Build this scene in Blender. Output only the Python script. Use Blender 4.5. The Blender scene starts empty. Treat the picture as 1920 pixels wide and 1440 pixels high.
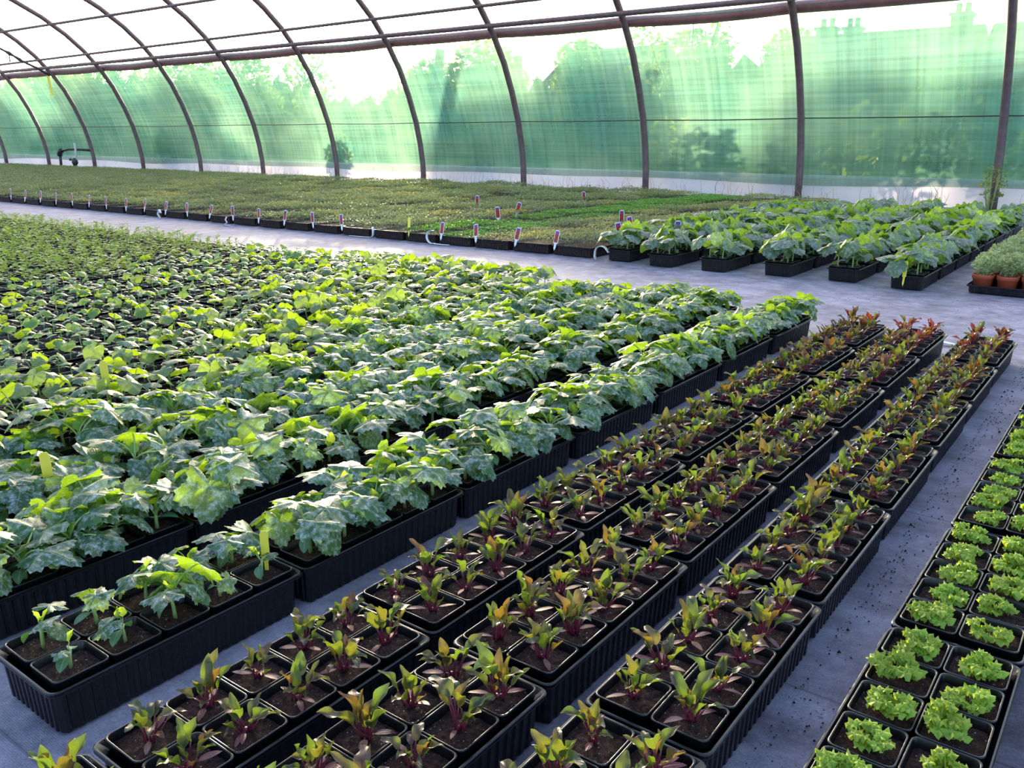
import bpy, math, random
import numpy as np
from mathutils import Matrix, Vector

R = random.Random(7)
PI = math.pi
scene = bpy.context.scene
COL = scene.collection

# ------------------------------------------------------------------ camera
EYE = 0.90
PITCH = math.radians(16.129)
YAW = math.radians(36.970)
FPX = 1608.0
cam_d = bpy.data.cameras.new('camera')
cam_d.sensor_fit = 'HORIZONTAL'
cam_d.sensor_width = 36.0
cam_d.lens = 36.0 * FPX / 1920.0
cam_d.clip_start = 0.02
cam_d.clip_end = 400
cam = bpy.data.objects.new('camera', cam_d)
COL.objects.link(cam)
cam.location = (0, 0, EYE)
cam.rotation_euler = (PI / 2 - PITCH, 0, YAW)
scene.camera = cam

# ------------------------------------------------------------------ light
SUN_AZ = math.radians(46.9)       # from +Y towards -X
SUN_EL = math.radians(7.0)
world = bpy.data.worlds.new('world')
scene.world = world
world.use_nodes = True
wn = world.node_tree
wn.nodes.clear()
w_out = wn.nodes.new('ShaderNodeOutputWorld')
w_bg = wn.nodes.new('ShaderNodeBackground')
w_sky = wn.nodes.new('ShaderNodeTexSky')
w_sky.sky_type = 'NISHITA'
w_sky.sun_disc = False
w_sky.sun_elevation = math.radians(9.0)
w_sky.sun_rotation = -SUN_AZ
w_sky.air_density = 1.0
w_sky.dust_density = 3.0
w_sky.ozone_density = 2.0
w_bg.inputs['Strength'].default_value = 1.0
wn.links.new(w_sky.outputs[0], w_bg.inputs[0])
wn.links.new(w_bg.outputs[0], w_out.inputs[0])

sun_d = bpy.data.lights.new('sun', 'SUN')
sun_d.energy = 22.0
sun_d.angle = math.radians(2.0)
sun_d.color = (1.0, 0.80, 0.52)
sun = bpy.data.objects.new('sun', sun_d)
COL.objects.link(sun)
sdir = Vector((-math.sin(SUN_AZ) * math.cos(SUN_EL), math.cos(SUN_AZ) * math.cos(SUN_EL), math.sin(SUN_EL)))
sun.rotation_euler = (-sdir).to_track_quat('-Z', 'Y').to_euler()
sun.location = (-8, 8, 9)

vs = scene.view_settings
vs.view_transform = 'Standard'
vs.look = 'None'
vs.exposure = -0.1
vs.gamma = 1.0
vs.use_curve_mapping = False


# ------------------------------------------------------------------ helpers
def lin(r, g, b):
    def f(c):
        c /= 255.0
        return c / 12.92 if c <= 0.04045 else ((c + 0.055) / 1.055) ** 2.4
    return (f(r), f(g), f(b), 1.0)


CFW = Vector((-math.sin(YAW) * math.cos(PITCH), math.cos(YAW) * math.cos(PITCH), -math.sin(PITCH)))
CRT = Vector((math.cos(YAW), math.sin(YAW), 0))
CUP = CRT.cross(CFW)


def in_view(p, m=90):
    """True when a point of the place can show in the photograph (things never seen are not built)."""
    v = Vector(p) - Vector((0, 0, EYE))
    d = v.dot(CFW)
    if d < 0.1:
        return False
    x = 960 + FPX * v.dot(CRT) / d
    y = 720 - FPX * v.dot(CUP) / d
    mm = m + 0.08 * FPX / d
    return -mm < x < 1920 + mm and -mm < y < 1440 + mm


class MB:
    """collects vertices, faces, uvs and material slots of one mesh"""
    def __init__(s):
        s.v = []; s.f = []; s.uv = []; s.m = []

    def add(s, vs_, fs_, uvs=None, mi=0):
        o = len(s.v)
        s.v += [tuple(p) for p in vs_]
        s.uv += (list(uvs) if uvs is not None else [(0.5, 0.5)] * len(vs_))
        for f in fs_:
            s.f.append(tuple(i + o for i in f)); s.m.append(mi)
        return s

    def box(s, x0, x1, y0, y1, z0, z1, mi=0):
        v = [(x0, y0, z0), (x1, y0, z0), (x1, y1, z0), (x0, y1, z0), (x0, y0, z1), (x1, y0, z1), (x1, y1, z1), (x0, y1, z1)]
        f = [(0, 3, 2, 1), (4, 5, 6, 7), (0, 1, 5, 4), (1, 2, 6, 5), (2, 3, 7, 6), (3, 0, 4, 7)]
        return s.add(v, f, None, mi)

    def tube(s, pts, rad, n=6, mi=0, cap=True, uv=(0.5, 0.5)):
        pts = [Vector(p) for p in pts]
        if not hasattr(rad, '__len__'):
            rad = [rad] * len(pts)
        vs_ = []; fs_ = []
        ref = None
        for i, p in enumerate(pts):
            t = (pts[min(i + 1, len(pts) - 1)] - pts[max(i - 1, 0)])
            if t.length < 1e-9:
                t = Vector((0, 0, 1))
            t.normalize()
            if ref is None:
                ref = Vector((1, 0, 0)) if abs(t.x) < 0.9 else Vector((0, 1, 0))
            a = (ref - t * ref.dot(t)).normalized()
            b = t.cross(a)
            ref = a
            for k in range(n):
                an = 2 * PI * k / n
                vs_.append(p + (a * math.cos(an) + b * math.sin(an)) * rad[i])
        for i in range(len(pts) - 1):
            for k in range(n):
                fs_.append((i * n + k, i * n + (k + 1) % n, (i + 1) * n + (k + 1) % n, (i + 1) * n + k))
        if cap:
            fs_.append(tuple(range(n - 1, -1, -1)))
            fs_.append(tuple((len(pts) - 1) * n + k for k in range(n)))
        return s.add(vs_, fs_, [uv] * len(vs_), mi)

    def mesh(s, name, mats, smooth=True):
        me = bpy.data.meshes.new(name)
        me.from_pydata(s.v, [], s.f)
        for m in mats:
            me.materials.append(m)
        ul = me.uv_layers.new(name='UVMap')
        li = np.empty(len(me.loops), dtype=np.int32)
        me.loops.foreach_get('vertex_index', li)
        ul.data.foreach_set('uv', np.array(s.uv, dtype=np.float32)[li].ravel())
        me.polygons.foreach_set('material_index', np.array(s.m, dtype=np.int32))
        if smooth:
            me.polygons.foreach_set('use_smooth', np.ones(len(s.f), dtype=bool))
        me.update()
        return me


def obj(name, me, parent=None, loc=(0, 0, 0), rot=(0, 0, 0), sc=1.0):
    o = bpy.data.objects.new(name, me)
    COL.objects.link(o)
    if parent is not None:
        o.parent = parent
    o.location = loc
    o.rotation_euler = rot
    o.scale = (sc, sc, sc) if not hasattr(sc, '__len__') else sc
    return o


def tag(o, label=None, cat=None, group=None, kind=None):
    if label: o['label'] = label
    if cat: o['category'] = cat
    if group: o['group'] = group
    if kind: o['kind'] = kind
    return o


def thing(name, loc, label, cat, group=None, rz=0.0):
    e = bpy.data.objects.new(name, None)
    COL.objects.link(e)
    e.empty_display_size = 0.03
    e.location = loc
    e.rotation_euler = (0, 0, rz)
    return tag(e, label, cat, group)


ORD = ['zeroth', 'first', 'second', 'third', 'fourth', 'fifth', 'sixth', 'seventh', 'eighth', 'ninth', 'tenth',
       'eleventh', 'twelfth', 'thirteenth', 'fourteenth', 'fifteenth', 'sixteenth', 'seventeenth', 'eighteenth',
       'nineteenth', 'twentieth', 'twenty-first', 'twenty-second', 'twenty-third', 'twenty-fourth', 'twenty-fifth',
       'twenty-sixth', 'twenty-seventh', 'twenty-eighth', 'twenty-ninth', 'thirtieth'] + ['thirty-%s' % k for k in
       ('first', 'second', 'third', 'fourth', 'fifth', 'sixth', 'seventh', 'eighth', 'ninth')] + ['fortieth'] + ['forty-%s' % k for k in
       ('first', 'second', 'third', 'fourth', 'fifth', 'sixth', 'seventh', 'eighth', 'ninth')] + ['fiftieth'] + ['fifty-%s' % k for k in
       ('first', 'second', 'third', 'fourth', 'fifth', 'sixth', 'seventh', 'eighth', 'ninth')] + ['sixtieth']


# ------------------------------------------------------------------ node helpers
class NT:
    def __init__(s, name):
        s.mat = bpy.data.materials.new(name)
        s.mat.use_nodes = True
        s.t = s.mat.node_tree
        s.t.nodes.clear()
        s.out = s.n('ShaderNodeOutputMaterial')

    def n(s, typ, **kw):
        nd = s.t.nodes.new(typ)
        for k, v in kw.items():
            setattr(nd, k, v)
        return nd

    def put(s, sock, val):
        if val is None:
            return
        if isinstance(val, bpy.types.NodeSocket):
            s.t.links.new(val, sock)
        else:
            if sock.type == 'RGBA' and len(val) == 3:
                val = (*val, 1.0)
            sock.default_value = val

    def math(s, op, a, b=None, c=None, clamp=False):
        nd = s.n('ShaderNodeMath', operation=op, use_clamp=clamp)
        for i, v in enumerate((a, b, c)):
            if v is not None:
                s.put(nd.inputs[i], v)
        return nd.outputs[0]

    def noise(s, vec, scale, detail=2.0, rough=0.5, out=0):
        nd = s.n('ShaderNodeTexNoise')
        if vec is not None:
            s.put(nd.inputs['Vector'], vec)
        nd.inputs['Scale'].default_value = scale
        nd.inputs['Detail'].default_value = detail
        nd.inputs['Roughness'].default_value = rough
        return nd.outputs[out]

    def ramp(s, fac, a, b, ca=(0, 0, 0, 1), cb=(1, 1, 1, 1)):
        nd = s.n('ShaderNodeValToRGB')
        nd.color_ramp.elements[0].position = a
        nd.color_ramp.elements[1].position = b
        nd.color_ramp.elements[0].color = ca
        nd.color_ramp.elements[1].color = cb
        s.put(nd.inputs[0], fac)
        return nd.outputs[0]

    def mix(s, fac, a, b, blend='MIX'):
        nd = s.n('ShaderNodeMix', data_type='RGBA', blend_type=blend)
        s.put(nd.inputs[0], fac)
        s.put(nd.inputs[6], a)
        s.put(nd.inputs[7], b)
        return nd.outputs[2]

    def hsv(s, col, h=None, sat=None, v=None):
        nd = s.n('ShaderNodeHueSaturation')
        s.put(nd.inputs['Hue'], 0.5 if h is None else h)
        s.put(nd.inputs['Saturation'], 1.0 if sat is None else sat)
        s.put(nd.inputs['Value'], 1.0 if v is None else v)
        s.put(nd.inputs['Color'], col)
        return nd.outputs[0]

    def range(s, val, a, b, c, d):
        nd = s.n('ShaderNodeMapRange')
        s.put(nd.inputs[0], val)
        for i, x in enumerate((a, b, c, d)):
            s.put(nd.inputs[i + 1], x)
        return nd.outputs[0]

    def principled(s, col, rough=0.5, spec=0.5, metal=0.0, bump=None, bstr=0.3, bdist=0.002):
        nd = s.n('ShaderNodeBsdfPrincipled')
        s.put(nd.inputs['Base Color'], col)
        s.put(nd.inputs['Roughness'], rough)
        s.put(nd.inputs['Specular IOR Level'], spec)
        s.put(nd.inputs['Metallic'], metal)
        if bump is not None:
            b = s.n('ShaderNodeBump')
            b.inputs['Strength'].default_value = bstr
            b.inputs['Distance'].default_value = bdist
            s.put(b.inputs['Height'], bump)
            s.t.links.new(b.outputs[0], nd.inputs['Normal'])
        return nd.outputs[0]

    def mixsh(s, fac, a, b):
        nd = s.n('ShaderNodeMixShader')
        s.put(nd.inputs[0], fac)
        s.t.links.new(a, nd.inputs[1])
        s.t.links.new(b, nd.inputs[2])
        return nd.outputs[0]

    def done(s, sh):
        s.t.links.new(sh, s.out.inputs[0])
        return s.mat


def simple(name, col, rough=0.5, spec=0.5, metal=0.0, nscale=None, namt=0.2, bstr=0.2, bdist=0.002):
    t = NT(name)
    tc = t.n('ShaderNodeTexCoord').outputs['Object']
    c = col
    bump = None
    if nscale:
        nz = t.noise(tc, nscale, 4.0, 0.6)
        c = t.hsv(col, v=t.range(nz, 0.25, 0.75, 1 - namt, 1 + namt))
        bump = nz
    return t.done(t.principled(c, rough, spec, metal, bump, bstr, bdist))


def leaf_tail(t, col, trans_col, trans=0.4, rough=0.42, spec=0.5, bump=None, bstr=0.4, bdist=0.002):
    p = t.principled(col, rough, spec, 0.0, bump, bstr, bdist)
    tr = t.n('ShaderNodeBsdfTranslucent')
    t.put(tr.inputs[0], trans_col)
    return t.done(t.mixsh(trans, p, tr.outputs[0]))


def mat_palmate(name, green, silver, trans_col, silver_amt, vein_col):
    """broad cucurbit leaf: palmate veins from the stalk, silvery mottling between them"""
    t = NT(name)
    uv = t.n('ShaderNodeTexCoord').outputs['UV']
    sep = t.n('ShaderNodeSeparateXYZ')
    t.put(sep.inputs[0], uv)
    x = t.math('SUBTRACT', sep.outputs[0], 0.5)
    y = t.math('SUBTRACT', sep.outputs[1], 0.5)
    r = t.math('SQRT', t.math('ADD', t.math('MULTIPLY', x, x), t.math('MULTIPLY', y, y)))
    a = t.math('ARCTAN2', y, x)
    fr = t.math('FRACT', t.math('ADD', t.math('MULTIPLY', a, 5 / (2 * PI)), 10.5))
    da = t.math('ABSOLUTE', t.math('SUBTRACT', fr, 0.5))
    dist = t.math('MULTIPLY', t.math('MULTIPLY', da, r), 2 * PI / 5)
    vein = t.range(dist, 0.004, 0.016, 1.0, 0.0)
    side = t.n('ShaderNodeTexWave', wave_type='BANDS', bands_direction='X')
    t.put(side.inputs['Scale'], 9.0)
    t.put(side.inputs['Distortion'], 0.0)
    cmb = t.n('ShaderNodeCombineXYZ')
    t.put(cmb.inputs[0], t.math('SUBTRACT', r, t.math('MULTIPLY', dist, 0.9)))
    t.put(side.inputs['Vector'], cmb.outputs[0])
    sidev = t.range(side.outputs['Fac'], 0.88, 1.0, 0.0, 0.7)
    veins = t.math('MAXIMUM', vein, sidev)
    oi = t.n('ShaderNodeObjectInfo')
    off = t.n('ShaderNodeVectorMath', operation='ADD')
    t.put(off.inputs[0], uv)
    cr = t.n('ShaderNodeCombineXYZ')
    for i in range(3):
        t.put(cr.inputs[i], t.math('MULTIPLY', oi.outputs['Random'], 17.0 + 9 * i))
    t.put(off.inputs[1], cr.outputs[0])
    nz = t.noise(off.outputs[0], 9.0, 4.0, 0.65)
    nz2 = t.noise(off.outputs[0], 26.0, 3.0, 0.6)
    mot = t.math('MULTIPLY', t.range(nz, 0.46, 0.62, 0.0, 1.0), t.range(nz2, 0.38, 0.6, 0.25, 1.0))
    mot = t.math('MULTIPLY', mot, silver_amt, clamp=True)
    base = t.hsv(green, h=t.range(oi.outputs['Random'], 0, 1, 0.485, 0.515), v=t.range(oi.outputs['Random'], 0, 1, 0.75, 1.3))
    c = t.mix(mot, base, silver)
    c = t.mix(t.math('MULTIPLY', veins, 0.55), c, vein_col)
    c = t.mix(1.0, c, oi.outputs['Color'], 'MULTIPLY')
    tcn = t.mix(1.0, t.mix(t.math('MULTIPLY', veins, 0.5), trans_col, t.hsv(trans_col, v=0.6)), oi.outputs['Color'], 'MULTIPLY')
    hgt = t.math('SUBTRACT', nz, t.math('MULTIPLY', veins, 0.6))
    return leaf_tail(t, c, tcn, 0.45, 0.36, 0.6, hgt, 0.5, 0.004)


def mat_blade(name, green, mid, trans_col, edge=None, trans=0.42, vari=0.25, red=False, rough=0.4):
    """simple blade: midrib along the leaf, side veins, margin tint"""
    t = NT(name)
    uv = t.n('ShaderNodeTexCoord').outputs['UV']
    sep = t.n('ShaderNodeSeparateXYZ')
    t.put(sep.inputs[0], uv)
    ax = t.math('ABSOLUTE', t.math('SUBTRACT', sep.outputs[0], 0.5))
    rib = t.range(ax, 0.03, 0.09, 1.0, 0.0)
    sv = t.math('FRACT', t.math('MULTIPLY', t.math('SUBTRACT', sep.outputs[1], t.math('MULTIPLY', ax, 0.5)), 7.0))
    sv = t.range(t.math('ABSOLUTE', t.math('SUBTRACT', sv, 0.5)), 0.03, 0.12, 0.6, 0.0)
    veins = t.math('MAXIMUM', rib, sv)
    oi = t.n('ShaderNodeObjectInfo')
    rnd = oi.outputs['Random']
    base = t.hsv(green, h=t.range(rnd, 0, 1, 0.48, 0.52), v=t.range(rnd, 0, 1, 1 - vari, 1 + vari))
    tc = trans_col
    if red:
        # whole leaf flushed with red on some leaves; object colour gives how strongly
        oc = t.n('ShaderNodeSeparateColor')
        t.put(oc.inputs[0], oi.outputs['Color'])
        flush = oc.outputs[0]
        nz = t.noise(uv, 4.0, 3.0)
        fl = t.math('MULTIPLY', flush, t.range(nz, 0.3, 0.7, 0.5, 1.3), clamp=True)
        base = t.mix(fl, base, lin(116, 34, 52))
        tc = t.mix(fl, trans_col, lin(168, 36, 42))
    if edge is not None:
        base = t.mix(t.range(ax, 0.36, 0.5, 0.0, 0.75), base, edge)
    c = t.mix(t.math('MULTIPLY', veins, 0.6), base, mid)
    return leaf_tail(t, c, tc, trans, rough, 0.5, t.math('MULTIPLY', veins, -1.0), 0.3, 0.002)


def mat_island(name, ca, cb, trans_col, trans=0.4, rough=0.5):
    """small mixed foliage: each leaflet its own tint"""
    t = NT(name)
    g = t.n('ShaderNodeNewGeometry')
    oi = t.n('ShaderNodeObjectInfo')
    c = t.mix(g.outputs['Random Per Island'], ca, cb)
    c = t.hsv(c, h=t.range(oi.outputs['Random'], 0, 1, 0.485, 0.515), v=t.range(oi.outputs['Random'], 0, 1, 0.85, 1.15))
    c = t.mix(1.0, c, oi.outputs['Color'], 'MULTIPLY')
    return leaf_tail(t, c, trans_col, trans, rough, 0.4)


# ------------------------------------------------------------------ materials
M = {}
t = NT('black_plastic')
tc = t.n('ShaderNodeTexCoord').outputs['Object']
nz = t.noise(tc, 60.0, 4.0, 0.6)
dust = t.range(t.noise(tc, 14.0, 5.0, 0.7), 0.5, 0.8, 0.0, 0.14)
c = t.mix(dust, lin(13, 12, 17), lin(52, 46, 48))
M['plastic'] = t.done(t.principled(c, t.range(nz, 0.3, 0.7, 0.24, 0.40), 0.5, 0, nz, 0.06, 0.001))

t = NT('compost')
tc = t.n('ShaderNodeTexCoord').outputs['Object']
oi = t.n('ShaderNodeObjectInfo')
va = t.n('ShaderNodeVectorMath', operation='ADD')
t.put(va.inputs[0], tc)
cx = t.n('ShaderNodeCombineXYZ')
for i in range(3):
    t.put(cx.inputs[i], t.math('MULTIPLY', oi.outputs['Random'], 5.0 + i))
t.put(va.inputs[1], cx.outputs[0])
v = va.outputs[0]
n1 = t.noise(v, 150.0, 5.0, 0.7)
n2 = t.noise(v, 30.0, 3.0, 0.6)
vo = t.n('ShaderNodeTexVoronoi', feature='F1')
t.put(vo.inputs['Vector'], v)
vo.inputs['Scale'].default_value = 230.0
spk = t.math('MULTIPLY', t.range(vo.outputs['Distance'], 0.18, 0.28, 1.0, 0.0), t.range(t.noise(v, 110.0, 1.0), 0.57, 0.63, 0.0, 1.0))
c = t.mix(t.range(n1, 0.32, 0.68, 0, 1), lin(14, 9, 9), lin(86, 56, 48))
c = t.hsv(c, v=t.range(n2, 0.3, 0.7, 0.75, 1.2))
c = t.mix(spk, c, lin(190, 170, 160))
M['soil'] = t.done(t.principled(c, 0.85, 0.25, 0, n1, 1.0, 0.008))

M['terracotta'] = simple('terracotta_plastic', lin(178, 84, 58), 0.5, 0.4, 0, 40, 0.1)
M['steel'] = simple('galvanised_steel', lin(112, 92, 98), 0.5, 0.5, 0.2, 12, 0.25, 0.15)
M['dark_pipe'] = simple('dark_pipe', lin(42, 40, 46), 0.45, 0.5, 0, 20, 0.15)
M['white_tag'] = simple('white_tag_plastic', lin(236, 233, 238), 0.4, 0.5)
M['yellow_tag'] = simple('yellow_tag_plastic', lin(246, 222, 84), 0.4, 0.5)
M['purple_print'] = simple('purple_print', lin(140, 62, 150), 0.4, 0.4, 0, 120, 0.3)
M['brass'] = simple('tap_metal', lin(150, 135, 110), 0.4, 0.5, 0.7)
M['bark'] = simple('bark', lin(84, 70, 60), 0.9, 0.2, 0, 8, 0.3, 0.6, 0.03)
M['brick'] = simple('house_brick', lin(150, 110, 92), 0.9, 0.2, 0, 3, 0.12)
M['roof'] = simple('roof_tile', lin(110, 86, 80), 0.9, 0.2, 0, 2, 0.15)
M['pale_post'] = simple('pale_hose', lin(190, 185, 190), 0.5, 0.5)

t = NT('orange_print')
tc = t.n('ShaderNodeTexCoord').outputs['Object']
vo = t.n('ShaderNodeTexVoronoi')
t.put(vo.inputs['Vector'], tc)
vo.inputs['Scale'].default_value = 130.0
c = t.mix(t.range(vo.outputs['Distance'], 0.2, 0.6, 0, 1), lin(214, 84, 52), lin(150, 40, 40))
M['orange_print'] = t.done(t.principled(c, 0.4, 0.4))

# floor: woven grey ground cover
t = NT('ground_cover_fabric')
tc = t.n('ShaderNodeTexCoord').outputs['Object']
big = t.noise(tc, 1.3, 5.0, 0.65)
mid_ = t.noise(tc, 7.0, 6.0, 0.7)
fine = t.noise(tc, 260.0, 2.0, 0.6)
mp = t.n('ShaderNodeMapping')
t.put(mp.inputs[0], tc)
mp.inputs['Scale'].default_value = (3.0, 18.0, 1.0)
mp.inputs['Rotation'].default_value = (0, 0, 0.12)
streak = t.noise(mp.outputs[0], 1.0, 5.0, 0.6)
wx = t.n('ShaderNodeTexWave', bands_direction='X'); wx.inputs['Scale'].default_value = 90.0
wy = t.n('ShaderNodeTexWave', bands_direction='Y'); wy.inputs['Scale'].default_value = 90.0
t.put(wx.inputs[0], tc); t.put(wy.inputs[0], tc)
weave = t.math('MULTIPLY', wx.outputs['Fac'], wy.outputs['Fac'])
c = t.mix(t.range(mid_, 0.3, 0.7, 0, 1), lin(92, 88, 102), lin(172, 162, 178))
c = t.hsv(c, v=t.range(big, 0.3, 0.7, 0.72, 1.22))
c = t.hsv(c, v=t.range(streak, 0.35, 0.65, 0.88, 1.08))
c = t.hsv(c, v=t.range(fine, 0.3, 0.7, 0.8, 1.2))
dirt = t.math('MULTIPLY', t.range(t.noise(tc, 55.0, 3.0, 0.7), 0.62, 0.7, 0, 1), t.range(t.noise(tc, 3.0, 4.0, 0.7), 0.45, 0.62, 0, 0.8))
c = t.mix(dirt, c, lin(40, 34, 34))
sx = t.n('ShaderNodeSeparateXYZ'); t.put(sx.inputs[0], tc)
seam = t.range(t.math('ABSOLUTE', t.math('SUBTRACT', t.math('FRACT', t.math('MULTIPLY', sx.outputs[1], 1.15)), 0.5)), 0.0, 0.006, 0.5, 0.0)
c = t.mix(seam, c, lin(52, 50, 62))
M['floor'] = t.done(t.principled(c, t.range(mid_, 0.3, 0.7, 0.6, 0.85), 0.3, 0, t.math('ADD', weave, fine), 0.35, 0.001))

t = NT('outdoor_grass')
tc = t.n('ShaderNodeTexCoord').outputs['Object']
c = t.mix(t.noise(tc, 1.2, 5.0, 0.7), lin(70, 96, 48), lin(128, 140, 84))
M['grass'] = t.done(t.principled(c, 0.9, 0.2))

# polythene film of the tunnel roof
t = NT('polythene_film')
tr = t.n('ShaderNodeBsdfTransparent'); tr.inputs[0].default_value = (0.96, 0.96, 0.98, 1)
tl = t.n('ShaderNodeBsdfTranslucent'); tl.inputs[0].default_value = (0.9, 0.9, 0.95, 1)
rf = t.n('ShaderNodeBsdfRefraction'); rf.inputs['Color'].default_value = (0.95, 0.95, 0.97, 1)
rf.inputs['Roughness'].default_value = 0.45; rf.inputs['IOR'].default_value = 1.12
a = t.mixsh(0.45, tl.outputs[0], rf.outputs[0])
M['film'] = t.done(t.mixsh(0.34, tr.outputs[0], a))

# green shade netting
t = NT('green_shade_net')
tc = t.n('ShaderNodeTexCoord').outputs['Object']
sp = t.n('ShaderNodeSeparateXYZ'); t.put(sp.inputs[0], tc)
def stretch(sx_, sz_, sc, det=3.0):
    mp = t.n('ShaderNodeMapping'); t.put(mp.inputs[0], tc)
    mp.inputs['Scale'].default_value = (sx_, 0.0, sz_)
    return t.noise(mp.outputs[0], sc, det, 0.6)
hz = stretch(0.25, 22.0, 1.0)
vt = stretch(14.0, 0.35, 1.0)
cl = stretch(1.0, 1.0, 0.6, 4.0)
dens = t.math('ADD', t.math('MULTIPLY', hz, 0.5), t.math('MULTIPLY', vt, 0.5))
gcol = t.mix(t.range(cl, 0.35, 0.65, 0, 1), lin(88, 144, 132), lin(136, 178, 154))
gcol = t.hsv(gcol, v=t.range(dens, 0.35, 0.65, 0.82, 1.15))
tr = t.n('ShaderNodeBsdfTransparent'); t.put(tr.inputs[0], (0.85, 0.93, 0.88, 1))
tl = t.n('ShaderNodeBsdfTranslucent'); t.put(tl.inputs[0], gcol)
df = t.n('ShaderNodeBsdfDiffuse'); t.put(df.inputs[0], gcol)
b = t.mixsh(0.22, tl.outputs[0], df.outputs[0])
M['net'] = t.done(t.mixsh(t.range(dens, 0.35, 0.65, 0.54, 0.68), tr.outputs[0], b))

# white skirt film
t = NT('white_skirt_film')
tc = t.n('ShaderNodeTexCoord').outputs['Object']
nz = t.noise(tc, 2.2, 4.0, 0.6)
c = t.mix(nz, lin(196, 190, 214), lin(242, 236, 242))
tl = t.n('ShaderNodeBsdfTranslucent'); t.put(tl.inputs[0], c)
M['skirt'] = t.done(t.mixsh(0.55, t.principled(c, 0.4, 0.5), tl.outputs[0]))
M['roll'] = simple('rolled_film', lin(138, 98, 104), 0.45, 0.5, 0, 6, 0.25, 0.5, 0.02)

# leaves
M['courgette'] = mat_palmate('courgette_leaf', lin(44, 88, 54), lin(212, 216, 220), lin(160, 196, 24), 1.0, lin(140, 172, 130))
M['courgette_far'] = mat_palmate('mature_squash_leaf', lin(78, 98, 84), lin(196, 198, 206), lin(150, 190, 20), 1.0, lin(150, 176, 140))
M['squash'] = mat_palmate('squash_leaf', lin(60, 96, 68), lin(176, 188, 190), lin(176, 206, 30), 0.5, lin(150, 176, 140))
M['cotyledon'] = mat_blade('cotyledon_leaf', lin(84, 120, 92), lin(146, 172, 138), lin(120, 170, 50), None, 0.3, 0.2)
M['young'] = mat_blade('young_leaf', lin(112, 150, 66), lin(160, 190, 110), lin(200, 224, 60), None, 0.45, 0.2)
M['stem'] = simple('pale_green_stem', lin(150, 168, 100), 0.5, 0.4)
M['beet'] = mat_blade('beetroot_leaf', lin(54, 72, 46), lin(116, 54, 66), lin(136, 168, 40), lin(96, 54, 70), 0.33, 0.4, True, 0.33)
M['beet_stem'] = simple('beetroot_stalk', lin(112, 34, 52), 0.4, 0.5)
M['beet_cot'] = mat_blade('beetroot_cotyledon', lin(104, 66, 78), lin(130, 70, 78), lin(170, 60, 56), None, 0.3, 0.3, True, 0.3)
M['seed_leaf'] = mat_blade('cucumber_leaf', lin(96, 130, 70), lin(150, 176, 116), lin(176, 204, 44), None, 0.38, 0.25)
M['pea'] = mat_island('pale_seedling_leaf', lin(78, 112, 62), lin(140, 166, 80), lin(180, 206, 60), 0.38)
M['parsley'] = mat_island('parsley_leaf', lin(132, 162, 48), lin(178, 200, 84), lin(206, 226, 50), 0.42)
M['bed_a'] = mat_island('bedding_leaf', lin(86, 106, 76), lin(138, 146, 106), lin(156, 168, 96), 0.33)
M['bed_b'] = mat_island('bright_bedding_leaf', lin(62, 116, 52), lin(104, 150, 70), lin(140, 190, 60), 0.3)
M['bed_c'] = mat_island('grey_bedding_leaf', lin(104, 122, 88), lin(166, 160, 108), lin(190, 184, 90), 0.35)
M['herb'] = mat_island('grey_herb_leaf', lin(112, 132, 104), lin(176, 184, 142), lin(180, 196, 110), 0.35)
M['tree'] = mat_island('tree_leaf', lin(60, 84, 36), lin(124, 140, 60), lin(150, 170, 40), 0.4)
M['dry'] = simple('dry_stalk', lin(176, 150, 120), 0.8, 0.2)
M['weed'] = mat_island('weed_leaf', lin(84, 110, 50), lin(150, 150, 80), lin(170, 190, 70), 0.35)

# ------------------------------------------------------------------ structure
HOOP = [(12.65, -0.05), (12.64, 0.35), (12.58, 0.75), (12.48, 1.15), (12.30, 1.62), (12.08, 2.07), (11.80, 2.48), (11.45, 2.87),
        (11.05, 3.21), (10.55, 3.54), (9.95, 3.84), (9.2, 4.12), (8.3, 4.34), (7.2, 4.50), (6.0, 4.57), (5.5, 4.58)]
HOOP = HOOP + [(11.0 - y, z) for y, z in HOOP[-2::-1]]
HX = [-31.9, -29.35, -26.6, -24.0, -21.55, -19.0, -16.6, -14.13, -11.67, -9.26, -6.82, -4.33, -1.81, 0.65]

gr = MB().add([(-110, -20, -0.05), (50, -20, -0.05), (50, 90, -0.05), (-110, 90, -0.05)], [(0, 1, 2, 3)])
tag(obj('ground', gr.mesh('ground', [M['grass']])), kind='structure')
# floor: gently uneven sheet
fx, fy = 150, 66
fv = []; ff = []
for j in range(fy + 1):
    for i in range(fx + 1):
        X = -34.0 + 38.0 * i / fx; Y = -1.6 + 14.28 * j / fy
        bumpz = 0.004 * math.sin(X * 2.3 + Y * 1.7) * math.sin(Y * 2.9 - X * 0.6)
        fv.append((X, Y, -0.004 + min(0.0, bumpz)))
for j in range(fy):
    for i in range(fx):
        a = j * (fx + 1) + i
        ff.append((a, a + 1, a + fx + 2, a + fx + 1))
tag(obj('floor', MB().add(fv, ff).mesh('floor', [M['floor']])), kind='structure')


def sheet(prof, xs, wob=0.0, rr=None):
    vs_ = []; fs_ = []
    n = len(prof)
    for i, x in enumerate(xs):
        for j, (y, z) in enumerate(prof):
            d = wob * (rr.uniform(-1, 1) if rr else 0)
            vs_.append((x, y + d, z))
    for i in range(len(xs) - 1):
        for j in range(n - 1):
            a = i * n + j
            fs_.append((a, a + 1, a + n + 1, a + n))
    return vs_, fs_


def hoop_at(z):
    for (y0, z0), (y1, z1) in zip(HOOP, HOOP[1:]):
        if z0 <= z <= z1 and y0 > 6:
            return y0 + (y1 - y0) * (z - z0) / (z1 - z0)


xs = [-34 + 0.35 * i for i in range(109)]
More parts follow.
